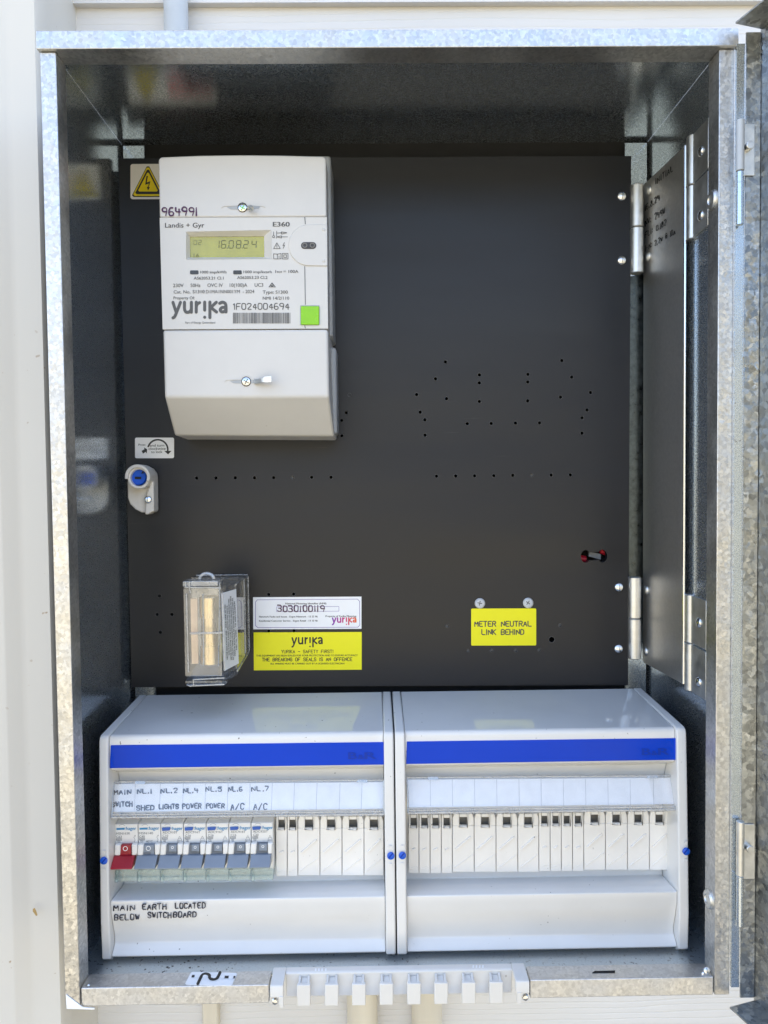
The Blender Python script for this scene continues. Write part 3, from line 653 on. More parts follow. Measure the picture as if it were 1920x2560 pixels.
# ------------------------------------------------------------------ electricity meter
YM = .070; PM = PY(YM)
Z3 = lambda x, y: (360+x*.3014, 370+y*.3014)
Z4 = lambda x, y: (360+x*.3014, 640+y*.3014)
mt_ = thing('electricity_meter', 'pale grey smart electricity meter with display and green button on black panel', 'meter', U(620, 1092, YP))
def toback(pts, y): return [Vector((p.x, y, p.z)) for p in pts]
a_, b_ = U(399, 543.5, YM), U(816.7, 541.5, YM); c_ = U(396, 391, YM+.004)
PTOP = P3(a_, b_, c_)
front = [PTOP.at(u, v) for u, v in [(816.5,541.2),(814.8,402)] + circ(804.5, 401, 10.5, 6, None, 0, -90) + [(700,387.8),(600,387),(500,388.3)] + circ(407, 403, 11, 6, None, -90, -180) + [(395.8,410),(398.8,542.8)]]
q = MB(); q.solid(front, toback(front, YP)); q.build('top_cover', 'meter_plastic', mt_, bev=.0014, seg=3)
front = [PM.at(*p) for p in ((399.3,544.3),(816.9,542.7),(820,821.2),(406.6,823.2))]
q = MB(); wi = [PM.at(*Z3(*p)) for p in ((350,694),(1055,680),(1060,920),(349,926))]; bk_ = toback(front, YP)
q.add(front+bk_+wi+[p+Vector((0,.012,0)) for p in wi], [(0,1,9,8),(1,2,10,9),(2,3,11,10),(3,0,8,11),(7,6,5,4),(0,4,5,1),(1,5,6,2),(2,6,7,3),(3,7,4,0),(8,9,13,12),(9,10,14,13),(10,11,15,14),(11,8,12,15),(12,13,14,15)])
body = q.build('body', 'meter_plastic', mt_)
zlow = U(640, 1090, .104).z
A1, B1, A2, B2 = PM.at(406.7,824.6), PM.at(820,822.6), PM.at(411.3,993), PM.at(822.8,991.8)
A3, B3 = U(436, 1089, .104), U(836, 1091, .104)
q = MB(); vs = [A1,B1,B2,A2,A3,B3]; back = [Vector((A1.x,YP,A1.z)), Vector((B1.x,YP,B1.z)), Vector((B3.x,YP,B3.z-.001)), Vector((A3.x,YP,A3.z-.001))]
q.add(vs+back, [(0,1,2,3),(3,2,5,4),(4,5,8,9),(6,9,8,7),(0,6,7,1),(1,7,8,5,2),(0,3,4,9,6)])
tc = q.build('terminal_cover', 'meter_plastic', mt_, bev=.0022, seg=4)
q = MB(); bx0, bx1 = A1.x+.004, B1.x+.0042
q.box(bx0, bx1, .112, YP-.0002, A3.z+.001, U(640, 870, .112).z); q.build('base', 'base_plastic', mt_, bev=.002)
q = MB(); q.box(bx0, B1.x+.0022, .100, YP-.0002, U(640, 850, .112).z, U(640, 405, .112).z); q.build('base', 'base_plastic', mt_, bev=.002)
# display
bz = [Z3(*p) for p in ((350,698),(420,688),(700,681),(1055,680),(1040,730),(1033,800),(1040,880),(1060,922),(700,928),(348,926))]
q = MB(); 
outer = [PM.at(*Z3(*p), .0002) for p in ((350,694),(1055,680),(1060,920),(349,926))]; inner = [PM.at(*Z3(*p), -.0045) for p in ((380,735),(996,731),(999,905),(382,909))]
q.add(outer+inner+[p+Vector((0,.004,0)) for p in inner], [(0,1,5,4),(1,2,6,5),(2,3,7,6),(3,0,4,7),(4,5,9,8),(5,6,10,9),(6,7,11,10),(7,4,8,11)])
q.build('display_bezel', 'meter_plastic', mt_, smooth=10)
q = MB(); q.px(PM, [Z3(*p) for p in ((376,731),(1000,727),(1003,909),(378,913))], .0008, -.0052); lcd = q.build('display', 'lcd_glass', mt_)
SEG = {'0':'abcdef','1':'bc','2':'abged','4':'fgbc','6':'afgedc','8':'abcdefg','D':'abcdef'}
def seven(mb, ch, u, v, w_, h_, th, sk=.06):
    P_ = {'a':((0,0),(1,0)),'b':((1,0),(1,.5)),'c':((1,.5),(1,1)),'d':((0,1),(1,1)),'e':((0,.5),(0,1)),'f':((0,0),(0,.5)),'g':((0,.5),(1,.5))}
    for s_ in SEG[ch]:
        (x0,y0),(x1,y1) = P_[s_]; m_ = .08
        x0, x1 = x0+(x1-x0)*m_, x1-(x1-x0)*m_; y0, y1 = y0+(y1-y0)*m_, y1-(y1-y0)*m_
        f = lambda x, y: (u+x*w_+sk*(1-y)*h_, v+y*h_)
        (ax,ay),(bx_,by) = f(x0,y0), f(x1,y1); L = math.hypot(bx_-ax, by-ay); nx, ny = -(by-ay)/L*th/2, (bx_-ax)/L*th/2
        mb.flat(PM, [(ax+nx,ay+ny),(bx_+nx,by+ny),(bx_-nx,by-ny),(ax-nx,ay-ny)], -.0050)
q = MB()
for ch, x in zip("160824", (585,640,703,765,825,893)):
    u, v = Z3(x, 768); seven(q, ch, u, v, 36*.3014, 62*.3014, 1.9)
for x in (690, 815): q.flat(PM, circ(*Z3(x, 829), 1.2, 8), -.0050)
q.build('digits', 'lcd_ink', lcd)
q = MB()
for ch, x in zip("D2", (412, 450)):
    u, v = Z3(x, 765); seven(q, '0' if ch == 'D' else ch, u, v, 24*.3014, 36*.3014, 1.1)
q.text("16", PM, *(Z3(412,0)[0], Z3(456,0)[0]), Z3(0,905)[1], 9, -.0050); q.build('small_digits', 'lcd_faint', lcd)
# printed face
def pt(t_, x0, x1, yb, h, bold=False, frame=Z3): q.text(t_, PM, frame(x0,0)[0], frame(x1,0)[0], frame(0,yb)[1], h*.3014, .0003, -.003, bold)
q = MB()
pt("Landis + Gyr", 175, 500, 660, 40); pt("1000 imp/kWh", 467, 683, 1040, 22); pt("1000 imp/kvarh", 825, 1059, 1038, 22); pt("I     = 100A", 1090, 1280, 1036, 24)
pt("TOT", 1100, 1147, 1036, 15, True); pt("AS62053.21 Cl.1", 413, 660, 1091, 24); pt("AS62053.23 Cl.2", 773, 1024, 1086, 24)
q.build('lettering', 'dark_grey_ink', body)
q = MB()
pt("230V", 241, 328, 1154, 29); pt("50Hz", 386, 468, 1153, 29); pt("OVC IV", 526, 653, 1152, 29); pt("10(100)A", 711, 856, 1151, 29); pt("UC3", 918, 988, 1150, 29)
pt("Cat. No.", 246, 385, 1206, 26); pt("S1310", 404, 502, 1205, 28, True); pt("D1MA1NN001YM  - 2024", 514, 914, 1205, 28); pt("Type: S1300", 985, 1192, 1208, 27)
pt("Property Of:", 245, 420, 1255, 24); pt("NMI 14/2/110", 985, 1204, 1258, 26); pt("E360", 1070, 1207, 651, 38, True); pt("Part of Energy Queensland", 342, 590, 1456, 16)
q.build('lettering', 'grey_ink', body)
q = MB(); q.hand("1F024004694", PM, Z3(744,0)[0], Z3(1203,0)[0], Z3(0,1339)[1], 15, 2.1, .0003, -.003, 0); logo(q, PM, *Z3(230,1268), *Z3(692,1418), .0003, 25)
x = 738
while x < 1213:
    wd = rnd.choice((3,3,5,5,8)); q.flat(PM, [Z3(x,1366), Z3(min(x+wd,1215),1366), Z3(min(x+wd,1215),1455), Z3(x,1455)], .0003); x += wd+rnd.choice((3,3,4,6))
q.build('barcode', 'grey_ink', body)
q = MB(); fn = lambda a, b, o: PM.at(*Z3(a, b), .0003+o)
for pts in ([(1075,695),(1075,725)], circ(1075,735,9,14)+[(1084,735)], [(1100,690),(1100,748)], [(1100,705),(1140,704)], [(1140,695),(1185,703),(1140,714),(1140,695)], [(1190,737),(1140,737)], [(1140,728),(1102,737),(1140,746),(1140,728)],
            [(1075,834),(1130,834),(1102,786),(1075,834)], [(1102,804),(1102,820)], [(1102,827),(1102.5,828)], [(1164,784),(1152,810),(1166,808),(1154,832)],
            [(1075,877),(1075,918),(1106,920),(1106,880),(1075,877)], [(1106,880),(1136,875),(1136,918),(1106,920)], [(1120,895),(1120,910)], [(1147,874),(1194,874),(1194,920),(1147,920),(1147,874)], [(1159,886),(1182,886),(1182,908),(1159,908),(1159,886)],
            [(1036,1152),(1090,1152),(1062,1118),(1036,1152)], circ(1062,1138,11,14)+[(1073,1138)], [(1056,1138),(1062,1144),(1069,1132)]):
    q.stroke(fn, pts, 4.5)
q.build('symbols', 'grey_ink', body)
q = MB(); q.hand("964991", PTOP, *(Z3(150,0)[0], Z3(440,0)[0]), Z3(0,560)[1], 20, 3.4, .0005, -.004, .2); q.build('handwriting', 'purple_ink', mt_)
# indicator lamps, optical port, button, covers
for x in (382, 740):
    q = MB(); q.px(PM, rr(*Z3(x,1015), *Z3(x+70,1047), 2.5), .0006, .0004); q.build('indicator_lamp', 'smoked', mt_)
q = MB(); uc, vc = Z3(1368, 805); pts = circ(uc, vc, 51, 30, 51, 95, 255)
q.px(PM, [Z3(1519,634), *[(u, v) for u, v in circ(uc, vc, 51, 26, 51.5, 268, 92)], Z3(1522,978)], .0012, .0010); pd = q.build('port_plate', 'meter_plastic', mt_, bev=.0005)
q = MB(); q.px(PM, rr(*Z3(1302,780), *Z3(1429,837), 8.4), .0002, .0013); q.build('optical_port', 'port_dark', pd)
for x in (1335, 1398):
    q = MB(); q.ring(PM, *Z3(x, 812), 6.5, 4, .0003, .0018, 18); q.build('port_eye', 'notch_grey', pd)
for y in (678, 936):
    q = MB(); q.dome(PM.at(*Z3(1490, y), .001), PM.n, .0013, .0006, 14); q.build('pip', 'meter_plastic', pd)
q = MB(); q.px(PM, rr(*Z3(1294,1304), *Z3(1457,1470), 2.5), .0002, .00035); q.build('button_surround', 'base_plastic', mt_)
q = MB(); q.px(PM, rr(*Z3(1300,1310), *Z3(1452,1465), 2.5), .0016, .0016); q.build('button', 'green_button', mt_, bev=.0005)
q = MB()
for y0, y1 in ((572,632),(980,1300),(1472,1496)): q.flat(PM, [Z3(1333-4,y0), Z3(1333+4,y0), Z3(1339+3,y1), Z3(1339-4,y1)] , .0002)
q.build('face_groove', 'light_grey_ink', body)
def seal(pl, u, v, w1, w2, par, glint, tilt):
    q = MB(); q.px(pl, [(u-w1,v-6.5),(u-13,v-7.5),(u-9,v-13),(u,v-16),(u+9,v-13),(u+13,v-7.5),(u+w2,v-7),(u+w2+2,v-2),(u+w2-2,v-1),(u+w2-4,v-4),(u+12,v-5),(u+8,v-11),(u,v-13.5),(u-8,v-11),(u-12,v-5),(u-w1+4,v-4),(u-w1+2,v),(u-w1-1,v)], .0004, .0006)
    q.build('cover_rib', 'meter_plastic', par)
    q = MB(); q.flat(pl, [(u-w1+12,v-2),(u-10,v-5),(u-10,v+5),(u-w1+22,v+4)], .0003); q.flat(pl, [(u+10,v-5),(u+w2-10,v-4),(u+w2-14,v+2),(u+10,v+5)], .0003); q.build('recess', 'base_plastic', par)
    q = MB(); q.ring(pl, u, v, 12, 10.2, .0003, .0005, 24); q.build('screw_hole', 'dark_void', par)
    q = MB(); c0 = pl.at(u, v); q.lathe(c0, pl.n, [(.0034,0),(.0034,.0008),(.0028,.0012),(.0003,.0013)]); sc = q.build('seal_screw', 'bright_steel', par)
    q = MB(); fn2 = lambda a, b, o: pl.at(a, b, .00145+o)
    for a in (.5, .5+math.pi/2): q.stroke(fn2, [(u-7*math.cos(a), v-7*math.sin(a)), (u+7*math.cos(a), v+7*math.sin(a))], 2.2)
    q.build('cross_slot', glint, sc)
seal(PTOP, *Z3(817,495), 52, 55, mt_, 'green_button', 0)  # green glint painted into this screw's cross slot
seal(PM, *Z4(848,1042), 54, 44, mt_, 'grey_ink', 0)
q = MB(); pth = [PTOP.at(*Z3(*p), o) for p, o in (((862,500),.001),((872,488),.004),((885,484),.006),((900,492),.007),((905,508),.006),((890,514),.004),((878,520),.003))]
q.tube(pth, .0011, 10); q.build('seal_wire', 'plain_steel', mt_)
q = MB(); pth = [PM.at(*Z4(*p), o) for p, o in (((915,1042),.001),((940,1040),.003),((965,1035),.005),((985,1030),.007),((1010,1025),.008),((1060,1022),.009))]
rs = []
for i, p in enumerate(pth):
    wv_, h_ = (.0018,.0022) if i < 2 else ((.0026,.0022) if i < 4 else (.0020,.0030))
    rs.append([p+Vector((0,-wv_*.5,h_*.9)), p+Vector((0,wv_*.5,h_*.9)), p+Vector((0,wv_*.5,-h_*.9)), p+Vector((0,-wv_*.5,-h_*.9))])
q.rings(rs); q.build('seal_ferrule', 'plain_steel', mt_, bev=.0003)

# ------------------------------------------------------------------ clear meter isolator with brass link
iso = thing('meter_isolator', 'clear plastic isolator holding a brass link, left of the yellow safety label', 'isolator', U(560, 1640, YP))
ZI = lambda x, y: (440+x*.14464, 1420+y*.14464)
yF, yC = .062, .086
pF = PY(yF)
xl0, xr0 = U(461, 1590, yF).x, U(553, 1590, yF).x
xr1 = U(592, 1590, yC).x
zt0, zt1 = U(505, 1453, yF).z, U(505, 1472, yF).z
zb0, zb1 = U(505, 1715, yF).z, U(520, 1690, yF).z
outl = [(xl0, yF), (xr0, yF), (xr1, yC), (xr1, YP-.0006), (xl0+.002, YP-.0006)]
def shell(mb, ol, z0, z1, th):
    n = len(ol); cx, cy = sum(p[0] for p in ol)/n, sum(p[1] for p in ol)/n
    for i in range(n-1):
        (xa,ya),(xb,yb) = ol[i], ol[i+1]; L = math.hypot(xb-xa, yb-ya); nx, ny = -(yb-ya)/L*th, (xb-xa)/L*th
        if (cx-xa)*nx+(cy-ya)*ny < 0: nx, ny = -nx, -ny
        mb.solid([Vector((xa,ya,z0)), Vector((xb,yb,z0)), Vector((xb+nx,yb+ny,z0)), Vector((xa+nx,ya+ny,z0))], [Vector((xa,ya,z1)), Vector((xb,yb,z1)), Vector((xb+nx,yb+ny,z1)), Vector((xa+nx,ya+ny,z1))])
q = MB(); shell(q, outl, zb1, zt1, .0016)
q.solid([Vector((x,y,zt1)) for x, y in outl], [Vector((x,y,zt1+.0016)) for x, y in outl])
bo = [(x, y, zb1-(.004 if y < .1 else -.008)) for x, y in outl]
q.solid([Vector(p) for p in bo], [Vector((p[0],p[1],p[2]-.0016)) for p in bo])
cv = q.build('cover', 'clear_plastic', iso)
q = MB(); q.box(xl0-.001, xr0-.002, yF+.001, yF+.018, zt1+.0018, zt0); q.build('head_rim', 'clear_edge', cv, bev=.0006)
q = MB(); q.solid([Vector((xl0+.002,yF,zb0)), Vector((xr0+.001,yF,zb0)), Vector((xr0+.003,yF,zb1-.007)), Vector((xl0,yF,zb1-.007))], [Vector((xl0+.002,yF+.012,zb0)), Vector((xr0+.001,yF+.012,zb0)), Vector((xr0+.003,yF+.012,zb1-.007)), Vector((xl0,yF+.012,zb1-.007))]); q.build('foot_rim', 'clear_edge', cv, bev=.0006)
q = MB(); fn = lambda a, b, o: pF.at(a, b, .0003+o)
q2 = MB()
for pts in ([ZI(165,235),ZI(165,330)], [ZI(230,235),ZI(230,330),ZI(250,440)], [ZI(160,335),ZI(780,348)], [ZI(240,1125),ZI(800,1110)], [ZI(250,1140),ZI(800,1128)], [ZI(755,240),ZI(755,400),ZI(735,1700)], [ZI(800,430),ZI(835,1770)], [ZI(180,440),ZI(215,1800)], [ZI(470,440),ZI(480,1700)], [ZI(300,1930),ZI(840,1900)], [ZI(300,1925),ZI(305,2045)], [ZI(230,2040),ZI(830,2010)]):
    for (a, b), (c2, d2) in zip(pts, pts[1:]): q2.tube([pF.at(a, b, .0004), pF.at(c2, d2, .0004)], .0006, 6)
q2.build('moulded_ribs', 'clear_edge', cv)
q = MB(); cx_, cz_ = U(505, 1440, yF).x, zt0
for r_ in (.0058,): q.tube([Vector((cx_+.0015+r_*math.cos(rad(a)), yF+.010, cz_+.0005+r_*.8*math.sin(rad(a)))) for a in range(0, 181, 15)], .0014, 10)
q.build('sealing_loop', 'clear_edge', cv)
q = MB(); xb0, xb1 = U(466,1590,.12).x+.004, U(623,1590,YP).x
for y0, y1 in ((YP-.020, YP-.0004),):
    ob = [(xb0, y1), (xb0, y0), (xb1-.0004, y0), (xb1, y1)]; shell(q, ob, U(560,1628,YP).z, U(560,1441,YP).z, .0016)
    q.solid([Vector((x,y,U(560,1441,YP).z)) for x, y in ob], [Vector((x,y,U(560,1441,YP).z+.0016)) for x, y in ob])
q.build('base', 'clear_plastic', iso)
q = MB()
for p0, p1 in (((xb1,YP-.001,U(560,1628,YP).z),(xb1,YP-.001,U(560,1440,YP).z)), ((xb0,YP-.002,U(560,1440,YP).z+.001),(xb1,YP-.002,U(560,1440,YP).z+.001)), ((xr1,yC,zt1),(xb1,YP-.002,U(560,1440,YP).z)), ((xr1,yC,zb1-.002),(xb1,YP-.002,U(560,1628,YP).z)), ((xr1,YP-.02,zb1+.004),(xr1,YP-.02,zt1))): q.tube([p0, p1], .0008, 6)
q.build('moulded_edge', 'clear_edge', iso)
zt_b, zb_b = U(520,1492,.075).z, U(520,1660,.075).z; xc_ = U(526, 1590, .078).x
q = MB(); r_ = .0085
q.lathe((xc_, .078, zb_b), (0,0,1), [(r_-.0004,0),(r_,.0006),(r_,.0155),(r_-.0011,.0156),(r_-.0011,.0385),(r_,.0386),(r_,zt_b-zb_b-.0006),(r_-.0004,zt_b-zb_b)], 36); q.build('brass_link', 'brass', iso)
q = MB(); q.box(xl0+.003, xc_-r_-.0006, .072, .0735, zb_b+.001, zt_b-.001); q.build('contact_plate', 'copper_pale', iso)
# label on the chamfer
CH = P3(Vector((xr0,yF,0)), Vector((xr1,yC,0)), Vector((xr0,yF,.1)))
lb = [ZI(780,438), ZI(1040,362), ZI(1085,1650), ZI(838,1778)]
q = MB(); q.px(CH, lb, .0002, .0005); lbo = q.build('label', 'white_sticker', iso)
q = MB()
L0 = [CH.at(*p, .0007) for p in lb]
ex_ = (L0[1]-L0[0]); up = (L0[0]-L0[3])
for k, (t_, h0, h1) in enumerate((("METER ISOLATION LINK - SOLID LINK FITTED",.13,.84),("THIS IS NOT A FUSED PROTECTIVE DEVICE",.17,.82),("METER ISOLATOR TO BE INSTALLED AS INSTRUCTED",.10,.90),("BY UTILITY USING MOUNTING POLE PROVIDED IN BASE",.09,.93),("MADE IN AUSTRALIA BY FLOWLINE INDUSTRIES P/L",.13,.90),("PART No. S100SL - 125 AMPS MAXIMUM",.20,.84))):
    x_ = .26 + k*.128
    o_ = L0[3] + ex_*x_ + up*h0; wd = up.length*(h1-h0); un = up.normalized(); en = ex_.normalized()
    q.text_on(t_, lambda a, b, o_=o_: o_ + un*a - en*b, wd, .0021, True)
q.build('lettering', 'black_ink', lbo)

# ------------------------------------------------------------------ distribution boards
uR = 620
def zz_(v, y): return U(uR, v, y).z
BODY = [(.137, zz_(1734,.137)), (.0445, zz_(1832,.0445)), (.0425, zz_(1838,.0425)), (.0415, zz_(1848,.0415)), (.0415, zz_(1919,.0415)), (.058, zz_(1925,.058)), (.063, zz_(1953,.063)), (.066, zz_(2046,.066)), (.066, zz_(2204,.066)),
        (.038, zz_(2243,.038)), (.036, zz_(2247,.036)), (.0362, zz_(2275,.0362)), (.039, zz_(2305,.039)), (.0425, zz_(2335,.0425)), (.042, zz_(2352,.042)), (.037, zz_(2376,.037)), (.0355, zz_(2386,.0355)), (.05, zz_(2392,.05)), (.137, zz_(2330,.137))]
CAP = [(.138, zz_(1733,.138)), (.0425, zz_(1831,.0425)), (.0398, zz_(1838,.0398)), (.0385, zz_(1850,.0385)), (.036, zz_(2000,.036)), (.0335, zz_(2200,.0335)), (.0325, zz_(2300,.0325)), (.0335, zz_(2392,.0335)), (.05, zz_(2396,.05)), (.138, zz_(2332,.138))]
def board(label, capL, capR, labelx, strip, blanks, ticks, knobs):
    o = thing('distribution_board', label, 'switchboard', Vector(((capL[0]+capR[1])/2, .08, BODY[-3][1])), 'plastic distribution boards along the box bottom')
    q = MB(); q.ex(BODY, capL[1]+.00015, capR[0]-.00015); sh = q.build('shell', 'board_plastic', o, bev=.0009, seg=3, smooth=40)
    for (xa, xb) in (capL, capR):
        q = MB(); q.ex(CAP, xa, xb); q.build('end_cap', 'board_plastic', o, bev=.0012, seg=3, smooth=40)
        q = MB(); q.ex([(.0384,CAP[3][1]-.0012),(.0384,CAP[3][1]-.0017),(.0378,CAP[3][1]-.0017),(.0378,CAP[3][1]-.0012)], xa+.0003, xb-.0003)
    q = MB(); PB = PY(.0405); (ua, va), (ub, vb), vlo, vlo2 = strip
    q.px(PB, [(ua,va),(ub,vb),(ub+1,vlo2),(ua-2,vlo)], .0012); bs = q.build('title_strip', 'blue_gloss', o, bev=.0003)
    q = MB()
    for t_, a0, a1, h_ in (("B", .862, .892, 17), ("&", .897, .918, 11), ("R", .922, .962, 17)):
        u0 = ua+(ub-ua)*a0+6; u1 = ua+(ub-ua)*a1+6; q.text(t_, PB, u0, u1, va+(vlo-va)*.72+sl(1880)*(u0-ua), h_, .0003, None, True)
    q.build('emblem', 'blue_relief', bs)
    # writing card and clear window, tilted
    (ua, va), (ub, vb), (uc, vc), (ud, vd) = labelx     # top left, top right, bottom right, bottom left
    a, b, c, d = U(ua,va,.0505), U(ub,vb,.0505), U(uc,vc,.0405), U(ud,vd,.0405)
    WP = P3(a, b, d)
    q = MB(); q.px(WP, [(ua+3,va+6),(ub-3,vb+6),(uc-4,vc-16),(ud+4,vd-16)], .0004, -.0012); card = q.build('writing_card', 'white_sticker', o)
    q = MB(); q.px(WP, [(ua,va),(ub,vb),(uc,vc),(ud,vd)], .0010, .0004); win = q.build('card_window', 'clear_cover', o)
    q = MB()
    for (p0, p1, r_) in ((WP.at(ud+1,vd-2,.001), WP.at(uc-1,vc-2,.001), .0010), (WP.at(ud+3,vd-9,.001), WP.at(uc-3,vc-9,.001), .0008), (WP.at(ua,va+1,.0006), WP.at(ub,vb+1,.0006), .0006), (WP.at(ub-1,vb,.0006), WP.at(uc-1,vc-2,.0006), .0008), (WP.at(ua+1,va,.0006), WP.at(ud+1,vd-2,.0006), .0006)): q.tube([p0, p1], r_, 8)
    q.build('window_edge', 'clear_edge', win)
    for f in (.08, .90):
        u = ua+(ub-ua)*f; v = va+(vb-va)*f; q = MB(); q.px(WP, [(u,v-1),(u+25,v-1.2),(u+25,v+7),(u,v+7)], .0012, .0018); q.build('window_tab', 'clear_edge', win)
    q = MB()
    for t0, t1 in ticks: q.stroke(lambda x_, y_, o_: WP.at(x_, y_, -.0010+o_), [t0, t1], .9)
    q.build('ruled_lines', 'rule_grey', card)
    # blanks
    ed = [blanks[0][0]] + [(a[1]+b[0])/2 for a, b in zip(blanks, blanks[1:])] + [blanks[-1][1]]
    for bi, (u0, u1, v0, v1) in enumerate(blanks):
        u0, u1 = ed[bi]+.7, ed[bi+1]-.7
        half = (u1-u0) < 40; PBk = PY(.0575); wv = u1-u0
        q = MB(); nw = 10 if not half else 8; uc_ = u0+wv*.5
        # plate with notch: three pieces round the finger opening
        q.px(PBk, [(u0,v0+30),(u0+.5,v1),(u1,v1),(u1,v0+30)], .0028)
        q.px(PBk, [(u0+4 if not half else u0+1,v0),(uc_-nw,v0),(uc_-nw,v0+29.8),(u0+.3,v0+29.8),(u0+.3,v0+12)], .0028); q.px(PBk, [(uc_+nw,v0),(u1-4 if not half else u1-1,v0),(u1-.3,v0+12),(u1-.3,v0+29.8),(uc_+nw,v0+29.8)], .0028)
        bk = q.build('blank_cover', 'board_inner', o, bev=.0004)
        q = MB(); q.px(PBk, [(uc_-nw-3,v0+1),(uc_-nw-.5,v0+1),(uc_-nw-.5,v0+33),(uc_+nw+.5,v0+33),(uc_+nw+.5,v0+1),(uc_+nw+3,v0+1),(uc_+nw+3,v0+32),(uc_+nw-1,v0+37),(uc_-nw+1,v0+37),(uc_-nw-3,v0+32)], .0012, .0008); q.build('notch_rim', 'board_inner', bk, bev=.0002)
        q = MB(); q.px(PY(.0648), rr(uc_-nw, v0-2, uc_+nw, v0+30), .0004); q.build('notch_floor', 'notch_grey', bk)
        q = MB(); q.px(PBk, rr(uc_-nw+1, v0+1, uc_+nw-1, v0+8), .002, .0002); q.build('notch_bar', 'board_inner', bk)
        q = MB()
        def bar(p0, p1, wd, th):
            (ax,ay),(bx_,by) = p0, p1; L = math.hypot(bx_-ax, by-ay); nx, ny = -(by-ay)/L*wd/2, (bx_-ax)/L*wd/2
            q.px(PBk, [(ax+nx,ay+ny),(bx_+nx,by+ny),(bx_-nx,by-ny),(ax-nx,ay-ny)], th+.0006, th)
        H = v1-v0
        if not half:
            bar((u0+8,v0+H*.62),(u1-8,v0+H*.40),4.2,.0013); bar((u0+5,v0+H*.93),(u1-2,v0+H*.70),1.8,.0006)
        else: bar((uc_-4,v0+H*.62),(uc_+5,v0+H*.585),5.0,.0012); bar((u0+3,v0+H*.94),(u1-3,v0+H*.88),1.0,.0003)
        q.build('ridge', 'board_inner', bk, bev=.0002)
    for u, v in knobs:
        PC = PY(.0336); c0 = PC.at(u, v, .0002)
        q = MB(); q.lathe(c0, PC.n, [(.0029,0),(.0029,.0008),(.0024,.0011),(.0003,.0011)], 26); kb = q.build('lock_knob', 'blue_plastic', o)
        q = MB(); q.flat(PC, [(u-6,v+5),(u+4,v-7),(u+6.5,v-5),(u-4,v+7)], .00145); q.build('knob_slot', 'blue_relief', kb)
        q = MB()
        for dv in (-20, 24): q.px(PC, rr(u-3.5, v+dv-4, u+3.5, v+dv+4), .0006, .0008)
        q.build('lock_mark', 'board_plastic', kb)
    return o, WP, card, sh
zq = lambda x, y: (220+x*.4702, 1680+y*.4702)
zr = lambda x, y: (960+x*.50633, 1680+y*.50633)
X = lambda u, v=2100, y=.036: U(u, v, y).x
bl = [(*zq(a,0)[:1], zq(b,0)[0], zq(0,768)[1], zq(0,1086)[1]) for a, b in ((998,1057),(1061,1113))] + [(zq(a,0)[0], zq(b,0)[0], zq(0,767)[1], zq(0,1082)[1]) for a, b in ((1118,1229),(1237,1346),(1355,1463),(1472,1572))]
tk = [(zq(x,592), zq(x-5,735)) for x in (252,385,507,626,745,862,980,1098,1218,1340,1457)]
dbL, WPL, cardL, shL = board('left distribution board of the pair, with seven breakers and handwritten circuit names',
    (X(250), X(272.5)), (X(962), X(986.5)), (zq(135,583), zq(1576,573), zq(1577,760), zq(125,778)), (zq(120,391), zq(1573,374), 1921, 1912), bl, tk, ((260,2151),(977,2139)))
br = [(zr(a,0)[0], zr(b,0)[0], zr(0,704)[1], zr(0,994)[1]) for a, b in ((120,170),(175,224),(231,280),(286,333))] + [(zr(a,0)[0], zr(b,0)[0], zr(0,700)[1], zr(0,988)[1]) for a, b in ((342,438),(453,547),(560,655),(667,762))] \
   + [(zr(a,0)[0], zr(b,0)[0], zr(0,694)[1], zr(0,984)[1]) for a, b in ((768,818),(824,873),(879,928),(935,983))] + [(zr(a,0)[0], zr(b,0)[0], zr(0,688)[1], zr(0,978)[1]) for a, b in ((991,1088),(1100,1195),(1210,1304),(1318,1411))]
tk = [(zr(x,530), zr(x+2,660)) for x in (228,337,447,556,666,775,885,995,1105,1215,1330)]
dbR, WPR, cardR, shR = board('right distribution board of the pair, filled with blank covers and an empty card',
    (X(990), X(1015)), (X(1694), X(1719)), (zr(112,520), zr(1432,510), zr(1452,683), zr(116,700)), (zr(113,345), zr(1447,328), 1910.5, 1900), br, tk, ((1006,2138),(1715,2128)))
# handwriting on the card
z7 = lambda x, y: (260+x*.27728, 1930+y*.27728)
q = MB()
for t_, x0, x1, yb, h, wd in (("MAIN",90,242,200,38,12),("SWITCH",72,252,312,40,12),("NL.1",300,428,192,38,11),("SHED",292,450,345,42,11),("LIGHTS",495,670,332,38,11),("NL.2",515,660,190,40,10),("NL.4",715,848,188,40,10),("POWER",710,876,330,44,10),("NL.5",918,1058,176,40,9),("POWER",922,1085,326,40,9),("NL.6",1122,1245,174,38,9),("A/C",1145,1260,338,55,9),("NL.7",1332,1488,172,38,9),("A/C",1350,1468,338,55,9)):
    q.hand(t_, WPL, z7(x0,0)[0], z7(x1,0)[0], z7(0,yb)[1], h*.277, wd*.277, -.0008)
q.build('handwriting', 'marker_ink', cardL)
zh = lambda x, y: (100+x*.5184, 2180+y*.5184)
q = MB(); PHW = P3(U(400,2262,.0362), U(700,2259,.0362), U(400,2290,.0376))
for t_, x0, x1, yb in (("MAIN",355,456,186),("EARTH",494,608,181),("LOCATED",652,796,176),("BELOW",360,478,232),("SWITCH",520,632,222),("BOARD",643,753,219)):
    q.hand(t_, PHW, zh(x0,0)[0], zh(x1,0)[0], zh(0,yb)[1], 26*.5184, 2.6, .0012, None, .22)
q.build('handwriting', 'marker_ink', dbL)

